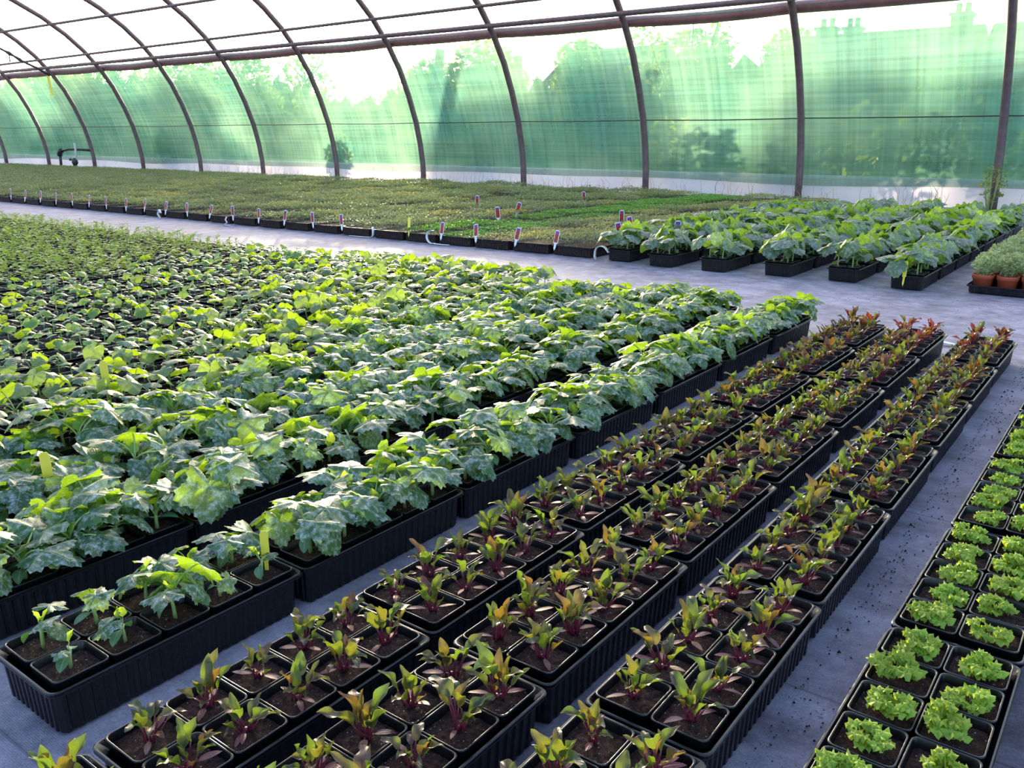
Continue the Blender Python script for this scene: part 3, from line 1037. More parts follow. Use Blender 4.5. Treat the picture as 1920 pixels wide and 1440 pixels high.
def squash(loc, label, group, rg, vig=1.0):
    e = potted('squash_plant', loc, label, 'squash plant', group, rg)
    k = rg.randrange(3)
    hs = (0.05, 0.06, 0.042)[k] * (0.7 + 0.3 * vig)
    put('stem', ST_S[k], e, SZ, rg.uniform(0, 6.28), (1.2, 1.2, 0.7 + 0.3 * vig))
    top = SZ + hs
    n = max(1, int(round(rg.choice((3, 4, 4)) * vig)))
    a0 = rg.uniform(0, 6.28)
    for i in range(n):
        put('leaf', rg.choice(SQU), e, top - 0.006 + 0.003 * i, a0 + i * 2.4 + rg.gauss(0, 0.3), vig * rg.uniform(0.8, 1.15), rg.gauss(0, 0.15), rg.gauss(0, 0.15))
    for i in range(2):
        put('leaf', rg.choice(COT), e, SZ + hs * 0.8, a0 + 1.2 + i * PI + rg.gauss(0, 0.2), rg.uniform(0.8, 1.05), rg.gauss(0, 0.15), rg.uniform(-0.5, 0.1))
    return e


def cucumber(loc, label, group, rg, vig=1.0):
    e = potted('cucumber_seedling', loc, label, 'cucumber seedling', group, rg)
    k = rg.randrange(3)
    hs = (0.05, 0.06, 0.042)[k]
    put('stem', ST_S[k], e, SZ, rg.uniform(0, 6.28))
    a0 = rg.uniform(0, 6.28)
    for i in range(2):
        put('leaf', rg.choice(SEED_COT), e, SZ + hs * 0.9, a0 + i * PI + rg.gauss(0, 0.2), rg.uniform(0.85, 1.15), rg.gauss(0, 0.12), rg.gauss(0, 0.12))
    for i in range(rg.choice((1, 1, 2, 2)) if vig < 1 else 3):
        put('leaf', rg.choice(SEED_LEAF), e, SZ + hs * 0.95, a0 + 1.5 + i * 2.5, rg.uniform(0.8, 1.3) * vig, rg.gauss(0, 0.15), rg.gauss(0, 0.15))
    return e


def beetroot(loc, label, group, rg, red=0.0, vig=1.0):
    e = potted('beetroot_seedling', loc, label, 'beetroot seedling', group, rg)
    put('stem', ST_B, e, SZ, 0)
    a0 = rg.uniform(0, 6.28)
    n = rg.choice((7, 8, 9, 9, 10, 11))
    for i in range(n):
        a = a0 + i * 2.4 + rg.gauss(0, 0.3)
        rr_ = rg.uniform(0.002, 0.010)
        o = put('leaf', rg.choice(BEET), e, SZ + 0.002, a, vig * rg.uniform(0.75, 1.15), rg.gauss(0, 0.12), rg.gauss(0.0, 0.14), (rr_ * math.cos(a), rr_ * math.sin(a)))
        f = min(1, max(0, rg.gauss(red, 0.22))) if rg.random() < 0.75 else rg.uniform(0, 0.6)
        o.color = (f, 0, 0, 1)
    for i in range(rg.choice((2, 2, 3))):
        o = put('leaf', rg.choice(BCOT), e, SZ + 0.003, a0 + 0.6 + i * PI * 0.9 + rg.gauss(0, 0.3), rg.uniform(0.85, 1.2), rg.gauss(0, 0.12), rg.gauss(0, 0.1))
        o.color = (min(1, max(0, rg.gauss(0.25, 0.3))), 0, 0, 1)
    return e


# parsley sprig: thin stalk and a frilled three-part blade
def parsley_leaf(seed, Rb, pet, e0, e1):
    rg = random.Random(seed)
    mb = MB()
    pts = arc_pts((0, 0, 0), e0, e1, pet, 4)
    mb.tube(pts, 0.0009, 4, 1)
    tip = pts[-1]
    for (ang, off, s) in ((0, 0.7, 1.0), (1.25, 0.55, 0.85), (-1.25, 0.55, 0.85)):
        c = tip + Vector((math.cos(ang) * off * Rb, math.sin(ang) * off * Rb, 0.1 * Rb))
        nseg = 18
        ph = rg.uniform(0, 6)
        vs_ = [c]; fs_ = []
        for i in (1, 2):
            for j in range(nseg):
                th = 2 * PI * j / nseg
                r = Rb * s * 0.62 * (i / 2) * (1 + 0.16 * math.cos(5 * th + ph))
                if i == 2: r *= 1 + 0.13 * (1 if j % 2 else -1)
                z = (0.26 * Rb * math.sin(4 * th + ph) + 0.14 * Rb * (1 if j % 2 else -1)) * (i / 2) - 0.2 * Rb * (i / 2) ** 2
                vs_.append(c + Vector((r * math.cos(th), r * math.sin(th), z)))
        for j in range(nseg):
            fs_.append((0, 1 + j, 1 + (j + 1) % nseg))
            fs_.append((1 + j, 1 + nseg + j, 1 + nseg + (j + 1) % nseg, 1 + (j + 1) % nseg))
        mb.add(vs_, fs_, None, 0)
    return mb.mesh('leaf', [M['parsley'], M['parsley']])


PARS = [parsley_leaf(300 + k, R.uniform(0.0135, 0.0175), R.uniform(0.012, 0.032), rad_(R.uniform(60, 88)), rad_(R.uniform(25, 80))) for k in range(7)]


def parsley(loc, label, group, rg):
    e = potted('parsley_plant', loc, label, 'parsley plant', group, rg)
    n = rg.choice((12, 14, 15, 16))
    ox, oy = rg.uniform(0.0, 0.014), rg.uniform(-0.012, 0.012)
    s0 = rg.uniform(0.85, 1.15)
    for i in range(n):
        a = i * 2.4 + rg.gauss(0, 0.3)
        d = 0.008 * math.sqrt(i / n)
        put('leaf', rg.choice(PARS), e, SZ, a, s0 * rg.uniform(0.75, 1.15), rg.gauss(0, 0.12), rg.uniform(-0.15, 0.35), (ox + d * math.cos(a), oy + d * math.sin(a)))
    return e


# small pale seedlings far along the bed: one piece each
def pea_mesh(seed):
    rg = random.Random(seed)
    mb = MB()
    for q in range(rg.choice((2, 3))):
        b = Vector((rg.uniform(-0.02, 0.02), rg.uniform(-0.02, 0.02), 0))
        h = rg.uniform(0.05, 0.095)
        ln = Vector((rg.uniform(-0.015, 0.015), rg.uniform(-0.015, 0.015), h))
        mb.tube([b + Vector((0, 0, -0.005)), b + ln * 0.5, b + ln], 0.0012, 4, 0)
        for k in range(7):
            u = 0.35 + 0.65 * k / 6
            p = b + ln * u
            a = k * 2.6 + rg.uniform(0, 1)
            s = rg.uniform(0.024, 0.042)
            d = Vector((math.cos(a), math.sin(a), rg.uniform(-0.1, 0.5)))
            n_ = Vector((-math.sin(a), math.cos(a), 0))
            up_ = Vector((0, 0, 1))
            mb.add([p, p + d * s * 0.5 + n_ * s * 0.38 + up_ * 0.003, p + d * s, p + d * s * 0.5 - n_ * s * 0.38 + up_ * 0.003], [(0, 1, 2), (0, 2, 3)], None, 0)
    return mb.mesh('foliage', [M['pea']], False)


PEA = [pea_mesh(320 + k) for k in range(8)]


def pea(loc, label, group, rg):
    e = potted('pale_seedling', loc, label, 'seedling', group, rg)
    put('foliage', rg.choice(PEA), e, SZ, rg.uniform(0, 6.28), rg.uniform(0.8, 1.2))
    return e


# ------------------------------------------------------------------ merging far repeats into one stuff object
class Merge:
    def __init__(s):
        s.V = []; s.F = []; s.L = []; s.MI = []; s.U = []; s.mats = []; s.nv = 0
        s.cache = {}

    def add(s, me, mtx):
        if me.name not in s.cache:
            n = len(me.vertices)
            co = np.empty(n * 3); me.vertices.foreach_get('co', co)
            li = np.empty(len(me.loops), dtype=np.int32); me.loops.foreach_get('vertex_index', li)
            lt = np.empty(len(me.polygons), dtype=np.int32); me.polygons.foreach_get('loop_total', lt)
            mi = np.empty(len(me.polygons), dtype=np.int32); me.polygons.foreach_get('material_index', mi)
            uv = np.empty(len(me.loops) * 2); me.uv_layers[0].data.foreach_get('uv', uv)
            mm = []
            for m in me.materials:
                if m not in s.mats: s.mats.append(m)
                mm.append(s.mats.index(m))
            s.cache[me.name] = (co.reshape(-1, 3), li, lt, np.array(mm)[mi], uv.reshape(-1, 2))
        co, li, lt, mi, uv = s.cache[me.name]
        A = np.array(mtx)
        s.V.append(co @ A[:3, :3].T + A[:3, 3]); s.L.append(li + s.nv); s.F.append(lt); s.MI.append(mi); s.U.append(uv)
        s.nv += len(co)

    def build(s, name):
        V = np.concatenate(s.V); L = np.concatenate(s.L); F = np.concatenate(s.F); MI = np.concatenate(s.MI); U = np.concatenate(s.U)
        me = bpy.data.meshes.new(name)
        me.vertices.add(len(V)); me.vertices.foreach_set('co', V.ravel().astype(np.float32))
        me.loops.add(len(L)); me.loops.foreach_set('vertex_index', L.astype(np.int32))
        me.polygons.add(len(F))
        st = np.concatenate(([0], np.cumsum(F)[:-1])).astype(np.int32)
        me.polygons.foreach_set('loop_start', st)
        me.polygons.foreach_set('loop_total', F.astype(np.int32))
        for m in s.mats: me.materials.append(m)
        me.polygons.foreach_set('material_index', MI.astype(np.int32))
        ul = me.uv_layers.new(name='UVMap'); ul.data.foreach_set('uv', U.ravel().astype(np.float32))
        me.polygons.foreach_set('use_smooth', np.ones(len(F), dtype=bool))
        me.update(calc_edges=True); me.validate()
        return obj(name, me)


def TR(x, y, z, rz=0.0, s=1.0):
    return Matrix.Translation((x, y, z)) @ Matrix.Rotation(rz, 4, 'Z') @ Matrix.Scale(s, 4)


# ------------------------------------------------------------------ the near bed
YB = [-0.535, -0.040, 0.455, 0.950, 1.445, 1.950, 2.465, 2.985, 3.510, 4.060]


def pots_of(xr, ys, drift=-0.010):
    """pot centres of a tray whose right pot edge is xr and whose near edge is ys"""
    out = []
    for r in range(5):
        for cidx in range(2):
            y = ys + 0.0085 + 0.0925 * (r + 0.5)
            out.append((xr - 0.046 - 0.0925 * (1 - cidx) + drift * (ys - 0.95), y, r, cidx))
    return out


def tray_at(xr, ys, label, group, drift=-0.010):
    o = obj('plant_tray', TRAY, loc=(xr - 0.0925 + drift * (ys - 0.95), ys + 0.0085 + 0.23125, 0))
    return tag(o, label, 'tray', group)


def seen_tray(xr, ys):
    return any(in_view((xr - dx, ys + dy, dz), 110) for dx in (0, 0.19) for dy in (0, 0.24, 0.48) for dz in (0.0, 0.1, 0.2))


PB = [-0.030, 0.465, 0.96, 1.452, 1.955, 2.46, 2.975, 3.49]
ZB = [0.475, 0.968, 1.462, 1.965, 2.475, 2.995, 3.520]
XC = [-1.240, -1.600, -1.885, -2.160, -2.430]
while XC[-1] > -10.6:
    XC.append(XC[-1] - 0.255)
MX = [-1.115, -1.515, -1.93, -2.36, -2.76, -3.14]


def boxes(cols, ys_, drift):
    for xr in cols:
        for y0 in ys_:
            cx, cy = xr - 0.0925 + drift * (y0 - 0.95), y0 + 0.0085 + 0.23125
            BOXES.append((cx - 0.1022, cx + 0.1022, cy - 0.2447, cy + 0.2447))


boxes((-0.888, -0.648, -0.386), YB[:-1], -0.010)
boxes((-0.073, 0.19), PB, 0.0)
boxes(XC, ZB, -0.004)
for ci_, xr_ in enumerate(MX):
    boxes((xr_,), [5.60 + 0.06 * math.sin(ci_ * 1.3) + 0.52 * k_ for k_ in range(10)], 0.0)
rg = random.Random(11)
# beetroot: three columns
CN = ['courgette-side column', 'middle column', 'aisle-side column']
for ci, xr in enumerate((-0.888, -0.648, -0.386)):
    ks = [k for k in range(len(YB) - 1) if seen_tray(xr, YB[k])]
    for k in ks:
        ys = YB[k]
        ordn = ORD[len(YB) - 1 - k]
        tray_at(xr, ys, 'black fluted tray of beetroot pots, %s from the cross path, %s' % (ordn, CN[ci]), 'trays of beetroot pots')
        lab = 'beetroot seedling, %%s side, %%s pot row of %s tray from cross path, %s' % (ordn, CN[ci])
        for x, y, r, c_ in pots_of(xr, ys):
            jx, jy = rg.gauss(0, 0.0003), rg.gauss(0, 0.0003)
            red = 0.10 + 0.55 * max(0, (y - 2.6) / 1.5) + (0.35 if y > 3.6 and ci else 0)
            beetroot((x + jx, y + jy, 0), lab % ('aisle' if c_ else 'courgette', ORD[5 - r]), 'beetroot seedlings', rg, red, rg.uniform(1.0, 1.35))

# parsley: the column across the aisle and a sliver of the next one
for ci, xr in enumerate((-0.073, 0.19)):
    for k in range(len(PB)):
        ys = PB[k]
        if not seen_tray(xr, ys): continue
        ordn = ORD[len(PB) - k]
        cn = ('aisle column', 'outer column')[ci]
        tray_at(xr, ys, 'black fluted tray of parsley pots, %s from the cross path, %s' % (ordn, cn), 'trays of parsley pots', 0.0)
        for x, y, r, c_ in pots_of(xr, ys, 0.0):
            parsley((x, y, 0), 'curly parsley, %s side, %s pot row of %s tray from cross path, %s' % ('far' if c_ else 'beetroot', ORD[5 - r], ordn, cn), 'parsley plants', rg)

# cucurbits and seedlings
spots = {'courgette': [], 'squash': [], 'cucumber': [], 'pea': []}
trays = []
for ci, xr in enumerate(XC):
    yend = 4.02
    for k, ys in enumerate(ZB):
        if not seen_tray(xr, ys): continue
        kinds = {}
        for x, y, r, c_ in pots_of(xr, ys, -0.004):
            if not in_view((x, y, 0.15), 170): continue
            yy = y
            xj = x + rg.gauss(0, 0.12)
            if ci < 4 or (ci == 4 and y > 2.2): kd = 'courgette'
            elif xj > -2.95 - max(0, (yy - 1.6)) * 0.62: kd = 'squash'
            elif xj > -5.1 - max(0, yy - 2.6) * 0.3: kd = 'cucumber'
            else: kd = 'pea'
            kinds[kd] = kinds.get(kd, 0) + 1
            spots[kd].append(((x ** 2 + y ** 2 + 0.64) ** 0.5, x, y, r, c_, ci, k))
        kd = max(kinds, key=kinds.get) if kinds else None
        trays.append((math.hypot(xr, ys), xr, ys, ci, k, kd))

trays.sort()
mg = Merge()
for i, (d, xr, ys, ci, k, kd) in enumerate(trays):
    if kd is None: continue
    if i < 215:
        tray_at(xr, ys, 'black fluted tray of %s pots, %s from cross path, %s column past the beetroot' % (kd if kd != 'pea' else 'seedling', ORD[len(ZB) - k], ORD[ci + 1]), 'trays of %s pots' % kd, -0.004)
    else:
        mg.add(TRAY, TR(xr - 0.0925, ys + 0.24, 0))

WORD = {'courgette': 'silver-mottled courgette', 'squash': 'round-leaved squash', 'cucumber': 'small cucumber seedling', 'pea': 'pale seedling'}
for kd, lst in spots.items():
    lst.sort()
    for i, (d, x, y, r, c_, ci, k) in enumerate(lst):
        lab = '%s, %s side, %s pot row, %s tray from path, %s column past beetroot' % (WORD[kd], 'beetroot' if c_ else 'far', ORD[5 - r], ORD[len(ZB) - k], ORD[ci + 1])
        grp = kd + ' plants in the near bed'
        p = (x + rg.gauss(0, 0.0003), y + rg.gauss(0, 0.0003), 0)
        if i >= 300:
            mg.add(POT, TR(p[0], p[1], 0)); mg.add(SOIL[i % 5], TR(p[0], p[1], 0))
            if kd in ('cucumber', 'squash', 'courgette'):
                a0 = rg.uniform(0, 6.28)
                mg.add(ST_S[0], TR(p[0], p[1], SZ))
                for q in range(2): mg.add(rg.choice(SEED_COT), TR(p[0], p[1], SZ + 0.045, a0 + q * PI))
                mg.add(rg.choice(SEED_LEAF), TR(p[0], p[1], SZ + 0.045, a0 + 1.5, rg.uniform(0.8, 1.3)))
            else:
                mg.add(rg.choice(PEA), TR(p[0], p[1], SZ, rg.uniform(0, 6.28), rg.uniform(0.8, 1.2)))
            continue
        if kd == 'courgette':
            vig = rg.uniform(0.88, 1.12)
            if ci == 0 and k == 0:
                vig = {(0, 0): 0.62, (0, 1): 0.34, (1, 0): 0.6, (1, 1): 0.45, (2, 0): 0.66, (2, 1): 0.8, (3, 0): 0.7, (3, 1): 0.36, (4, 0): 0.75, (4, 1): 0.42}[(r, c_)]
                lab = 'stunted young courgette in the sparse corner tray, %s side, %s pot row' % ('beetroot' if c_ else 'far', ORD[5 - r])
            courgette(p, lab, grp, rg, vig)
        elif kd == 'squash':
            squash(p, lab, grp, rg, min(1.15, rg.uniform(0.8, 1.0) * (0.85 + 0.09 * max(0, y - 1.0)) * (1.0 - 0.12 * max(0, -2.6 - x))))
        elif kd == 'cucumber':
            cucumber(p, lab, grp, rg, 0.9 if y < 3.4 else 1.15)
        else:
            pea(p, lab, grp, rg)
if mg.V:
    so = mg.build('distant_seedlings')
    tag(so, 'far mass of small potted seedlings at the end of the near bed', 'seedlings', None, 'stuff')

# ------------------------------------------------------------------ far bed: bedding trays
def carpet(seed, mats, hx, hy, z0, h, n, leaf, tall=0.0):
    rg = random.Random(seed)
    mb = MB()
    vs_ = []; fs_ = []
    for k in range(n):
        x = rg.uniform(-hx, hx) * 1.12; y = rg.uniform(-hy, hy) * 1.06
        dome = 0.75 + 0.25 * math.cos(x / hx * 1.3) * math.cos(y / hy * 1.3)
        z = z0 + h * dome * (0.45 + 0.55 * rg.random() ** 0.5) + tall * (rg.random() ** 6)
        s = leaf * rg.uniform(0.6, 1.3)
        q = Matrix.Rotation(rg.uniform(0, 2 * PI), 3, 'Z') @ Matrix.Rotation(rg.gauss(0.25, 0.45), 3, 'X')
        o = len(vs_)
        p = Vector((x, y, z))
        for a in ((0, -0.5, 0), (0.34, 0.05, 0.12), (0, 0.55, -0.05), (-0.34, 0.05, 0.12)):
            vs_.append(p + q @ (Vector(a) * s))
        fs_ += [(o, o + 1, o + 2), (o, o + 2, o + 3)]
    mb.add(vs_, fs_, None, 0)
    for k in range(n // 8):
        x = rg.uniform(-hx, hx) * 0.95; y = rg.uniform(-hy, hy) * 0.95
        mb.tube([(x, y, z0 - 0.01), (x + rg.uniform(-0.01, 0.01), y + rg.uniform(-0.01, 0.01), z0 + h * 0.7)], 0.0012, 3, 0, False)
    return mb.mesh('foliage', [mats], False)


BH = 0.075
BTRAY = tray_mesh(0.185, 0.245, BH, 0.03, 0.004)
BSOIL = MB().box(-0.172, 0.172, -0.232, 0.232, 0.006, BH - 0.012).mesh('compost', [M['soil']], False)
CARP = {'a': [carpet(400 + k, M['bed_a'], 0.175, 0.235, BH - 0.01, 0.085, 460, 0.028, 0.03) for k in range(4)],
        'b': [carpet(410 + k, M['bed_b'], 0.175, 0.235, BH - 0.01, 0.05, 420, 0.030) for k in range(3)],
        'c': [carpet(420 + k, M['bed_c'], 0.175, 0.235, BH - 0.01, 0.055, 380, 0.026, 0.01) for k in range(3)]}
bed = []
for ci in range(56):
    x = -3.66 - 0.395 * ci if ci < 5 else -3.66 - 0.395 * 5 - 0.425 * (ci - 5)
    for k in range(12):
        y = 5.60 + 0.245 + 0.515 * k + 0.1 * max(0, (x + 5.0) * 0.2)
        if y > 12.05: continue
        if not in_view((x, y, 0.1), 20): continue
        # the squash plants stand to the right of a slanting edge
        u = x + 0.0 * y
        if ci < 3: kd = 'c' if (k + ci) % 4 else 'a'
        elif ci < 5: kd = 'b'
        elif ci < 7: kd = 'a' if (k + ci) % 4 else 'c'
        else: kd = 'a' if (ci * 7 + k * 3) % 6 else 'c'
        bed.append((math.hypot(x, y), x, y, ci, k, kd))
bed.sort()
mg = Merge()
BW = {'a': 'mid green bedding seedlings', 'b': 'bright green bedding seedlings', 'c': 'straggly olive bedding seedlings'}
for i, (d, x, y, ci, k, kd) in enumerate(bed):
    rz = rg.gauss(0, 0.012) + (PI if rg.random() < 0.5 else 0)
    cm = rg.choice(CARP[kd])
    if i < 300:
        lab = 'black tray of %s, %s from the path, %s column past the squash' % (BW[kd], ORD[k + 1], ORD[ci + 1])
        e = thing('bedding_tray', (x, y, 0), lab, 'seedling tray', 'bedding trays in the far bed', rz)
        obj('tray', BTRAY, e); obj('compost', BSOIL, e)
        f = obj('foliage', cm, e, sc=(1, 1, rg.uniform(0.8, 1.25)))
        f['kind'] = 'stuff'
    else:
        T = TR(x, y, 0, rz)
        mg.add(BSOIL, T); mg.add(cm, T); mg.add(BTRAY, T)
if mg.V:
    so = mg.build('distant_bedding')
    tag(so, 'low green carpet of bedding seedlings reaching back to the net wall', 'seedlings', None, 'stuff')

# ------------------------------------------------------------------ far bed: mature squash columns
def mature(loc, label, rg, vig=1.0):
    e = potted('mature_squash', loc, label, 'squash plant', 'large squash plants in the far bed', rg)
    k = rg.randrange(3)
    put('stem', ST_C[k], e, SZ, 0, (1.2, 1.2, 1.6))
    top = SZ + (0.030, 0.040, 0.05)[k] * 1.6
    a0 = rg.uniform(0, 6.28)
    for i in range(rg.choice((4, 5, 5, 6))):
        o = put('leaf', rg.choice(FAR), e, top - 0.01 + 0.006 * i, a0 + i * 2.4 + rg.gauss(0, 0.3), vig * rg.uniform(0.7, 1.1), rg.gauss(0, 0.15), rg.gauss(0, 0.15))
    put('leaf', rg.choice(COT), e, SZ + 0.03, a0 + 1.0, 1.1, 0, 0.2)
    return e


mat_sp = []
for ci, xr in enumerate(MX):
    for k in range(10 if ci else 9):
        ys = 5.60 + 0.06 * math.sin(ci * 1.3) + 0.52 * k
        if not seen_tray(xr, ys): continue
        tray_at(xr, ys, 'black fluted tray of large squash, %s from the path, %s column past herb pots' % (ORD[k + 1], ORD[ci + 1]), 'trays of large squash', 0.0)
        for x, y, r, c_ in pots_of(xr, ys, 0.0):
            if (r + c_) % 2 and r not in (0,): continue
            if in_view((x, y, 0.2), 150): mat_sp.append((math.hypot(x, y), x, y, ci, k, r, c_))
mat_sp.sort()
for i, (d, x, y, ci, k, r, c_) in enumerate(mat_sp[:300]):
    mature((x, y, 0), 'large squash, %s side, %s pot row, %s tray from path, %s column past herbs' % ('herb' if c_ else 'far', ORD[r + 1], ORD[k + 1], ORD[ci + 1]), rg, rg.uniform(0.85, 1.1))

# ------------------------------------------------------------------ herbs in terracotta pots
def round_pot():
    mb = MB(); n = 20
    def ring(r, z): return [(r * math.cos(2 * PI * k / n), r * math.sin(2 * PI * k / n), z) for k in range(n)]
    loft(mb, [ring(0.044, 0.0), ring(0.056, 0.075), ring(0.0605, 0.076), ring(0.062, 0.098), ring(0.0615, 0.10), ring(0.058, 0.10), ring(0.056, 0.09), ring(0.055, 0.082)], True)
    return mb.mesh('pot', [M['terracotta']])


def disc_soil():
    n = 20
    v = [(0, 0, 0.09)] + [(0.0555 * math.cos(2 * PI * k / n), 0.0555 * math.sin(2 * PI * k / n), 0.086) for k in range(n)]
    return MB().add(v, [(0, 1 + k, 1 + (k + 1) % n) for k in range(n)]).mesh('compost', [M['soil']])


RP, RS = round_pot(), disc_soil()
HERB = []
for k in range(5):
    mb = MB()
    leaf_cloud(random.Random(500 + k), 360, (0, 0, 0.155), (0.078, 0.078, 0.065), 0.021, 1.0, 0, 0.8, mb)
    rk = random.Random(510 + k)
    for q in range(14):
        a = rk.uniform(0, 6.28); l = rk.uniform(0.02, 0.06)
        mb.tube([(0.4 * l * math.cos(a), 0.4 * l * math.sin(a), 0.085), (l * math.cos(a), l * math.sin(a), 0.19)], 0.0012, 3, 0, False)
    HERB.append(mb.mesh('foliage', [M['herb']], False))
HTRAY = tray_mesh(0.205, 0.205, 0.045, 0.07, 0.005, 0.006)
for ti in range(2):
    for tj in range(6):
        cx, cy = -0.690 + 0.42 * ti, 5.92 + 0.425 * tj
        if not any(in_view((cx + a, cy + b, 0.1), 120) for a in (-0.2, 0, 0.2) for b in (-0.2, 0, 0.2)): continue
        tag(obj('plant_tray', HTRAY, loc=(cx, cy, 0)), 'shallow black tray carrying terracotta herb pots, %s from path%s' % (ORD[tj + 1], '' if ti == 0 else ', row behind'), 'tray', 'trays of herb pots')
        for a in range(3):
            for b in range(3):
                x, y = cx + 0.131 * (a - 1), cy + 0.131 * (b - 1)
                e = thing('herb_pot', (x, y, 0.006), 'bushy herb in round terracotta pot, %s row from path, %s pot from squash trays' % (ORD[tj * 3 + b + 1], ORD[ti * 3 + a + 1]), 'potted herb', 'herbs in terracotta pots', rg.uniform(0, 6.28))
                obj('pot', RP, e); obj('compost', RS, e)
                f = obj('foliage', rg.choice(HERB), e, sc=rg.uniform(0.85, 1.1)); f['kind'] = 'stuff'

# ------------------------------------------------------------------ plant labels
def label_mesh(w, h, stake, mat, th=0.0012):
    """flat tag: rounded head, shoulders, pointed stake; foot of the point at the origin"""
    hw = w / 2
    out = [(0, 0), (hw * 0.45, stake * 0.35), (hw * 0.5, stake * 0.95), (hw, stake + 0.004), (hw, stake + h - 0.008), (hw * 0.6, stake + h), (-hw * 0.6, stake + h), (-hw, stake + h - 0.008), (-hw, stake + 0.004), (-hw * 0.5, stake * 0.95), (-hw * 0.45, stake * 0.35)]
    n = len(out)
    v = [(x, -th / 2, z) for x, z in out] + [(x, th / 2, z) for x, z in out]
    f = [tuple(range(n)), tuple(range(2 * n - 1, n - 1, -1))] + [(k, n + k, n + (k + 1) % n, (k + 1) % n) for k in range(n)]
    return MB().add(v, f).mesh('tag', [mat], False)


def panel(w, z0, z1, mat, y=-0.0012):
    return MB().box(-w / 2, w / 2, y, y + 0.0006, z0, z1).mesh('printed_panel', [mat], False)


TAGM = label_mesh(0.036, 0.088, 0.045, M['white_tag'])
PAN_O = panel(0.028, 0.052, 0.110, M['orange_print'])
PAN_P = panel(0.028, 0.1103, 0.127, M['purple_print'])
YTAG = label_mesh(0.020, 0.085, 0.050, M['yellow_tag'])


def pic_tag(x, y, z, label, tilt=0.25, rz=0.0, grp='picture labels on bedding trays', s=1.2):
    e = thing('plant_label', (x, y, z), label, 'plant label', grp, rz)
    e.rotation_euler = (tilt, rg.gauss(0, 0.1), rz)
    e.scale = (s, s, s)
    obj('tag', TAGM, e); obj('printed_panel', PAN_O, e); obj('printed_panel', PAN_P, e)
    return e


fronts = sorted({(round(x, 3), round(y, 3), ci) for d, x, y, ci, k, kd in bed if k == 0}, key=lambda q: -q[0])
for x, y, ci in fronts:
    if ci in (4, 5): continue
    tl_ = min(0.32, max(0.08, 0.16 + rg.gauss(0, 0.06)))
    z_ = 0.030 + rg.uniform(-0.005, 0.008)
    # the stake leans on the tray rim from the front
    pic_tag(x - 0.15 + rg.uniform(-0.015, 0.015), y - 0.2462 - (BH - z_) * math.tan(tl_) - 0.0025, z_, 'red and purple picture label at the front of the %s bedding tray column' % ORD[ci + 1], -tl_, rg.gauss(0, 0.1))
stand = [(x + dx, y + dy, 0.046) for d, x, y, ci, k, kd in bed if k > 0 for dx in (-0.1, 0.0, 0.1) for dy in (-0.15, 0.0, 0.15)]
stand += [(x + 0.02, y - 0.022, 0.064) for d, x, y, ci, k, r, c_ in mat_sp[:300]]
pts_ = []
for x, y in [(-3.75, 6.7), (-3.55, 6.25), (-4.25, 7.3), (-3.35, 7.3), (-3.2, 6.4), (-3.25, 8.1), (-2.95, 7.7), (-3.6, 8.6), (-5.3, 6.9), (-5.6, 7.6), (-6.6, 8.0), (-3.4, 9.4), (-2.9, 9.2), (-5.9, 9.5)]:
    q = min((q for q in stand if q not in pts_), key=lambda q: (q[0] - x) ** 2 + (q[1] - y) ** 2)
    pts_.append(q)
for k, (x, y, z) in enumerate(sorted(pts_, key=lambda q: q[1])):
    pic_tag(x, y, z, 'purple-topped picture label among bedding seedlings, %s nearest to the cross path' % ORD[k + 1] if z < 0.06 else 'purple-topped picture label in a squash pot, %s among-plants label from the cross path' % ORD[k + 1], 0.1, rg.gauss(0.4, 0.3), 'picture labels among the seedlings', 1.35)


def yel(x, y, z, label, tilt=0.1, rz=0.5, s=1.0, flip=False):
    o = obj('plant_label', YTAG, loc=(x, y, z), rot=(tilt + (PI if flip else 0), 0, rz), sc=s)
    return tag(o, label, 'plant label', 'yellow plant labels')


yel(-1.30, 0.925, 0.062, 'yellow label at the far end of the sparse courgette tray', 0.12, 0.9, 0.8)
yel(-1.95, 0.825, 0.066, 'yellow label standing among serrated courgette leaves near the empty pot', 0.1, 0.9, 1.1)
yel(-2.585, 1.31, 0.066, 'yellow label in front of the young squash with a bare pot beside it', 0.1, 0.8, 1.2)
yel(-5.36, 5.5915, 0.035, 'yellow label on the front of the bright green bedding tray', -0.2, 0.4, 1.3)
yel(-1.22, 5.5815, 0.018, 'yellow label leaning on the front of the corner squash tray', -0.2, 0.0, 1.15)
yel(-1.235, 8.445, 0.066, 'yellow label at the far end of the squash column beside the hoop post', 0.1, 0.5, 1.4)
yel(-2.0, 2.72, 0.07, 'yellow label amid the squash in the middle of the near bed', 0.1, 0.8, 1.1)

# ------------------------------------------------------------------ white ribbon ends, tap, small things
def ribbon(pts, w, name, label, loc, rz=0.0):
    """strip with thickness swept along pts in the xz plane, wide along y"""
    mb = MB(); th = 0.0015
    vs_ = []; fs_ = []
    pts = [Vector((p[0], 0, p[1])) for p in pts]
    for i, p in enumerate(pts):
        tg = (pts[min(i + 1, len(pts) - 1)] - pts[max(i - 1, 0)]).normalized()
        nr = Vector((-tg.z, 0, tg.x))
        for a, b in ((-1, -1), (1, -1), (1, 1), (-1, 1)):
            vs_.append(p + nr * th * b + Vector((0, a * w / 2, 0)))
    for i in range(len(pts) - 1):
        for k in range(4):
            fs_.append((i * 4 + k, i * 4 + (k + 1) % 4, i * 4 + 4 + (k + 1) % 4, i * 4 + 4 + k))
    fs_ += [(3, 2, 1, 0), tuple(len(vs_) - 4 + k for k in range(4))]
    mb.add(vs_, fs_)
    return tag(obj(name, mb.mesh(name, [M['white_tag']]), loc=loc, rot=(0, 0, rz)), label, 'plastic strip', 'white plastic strips')


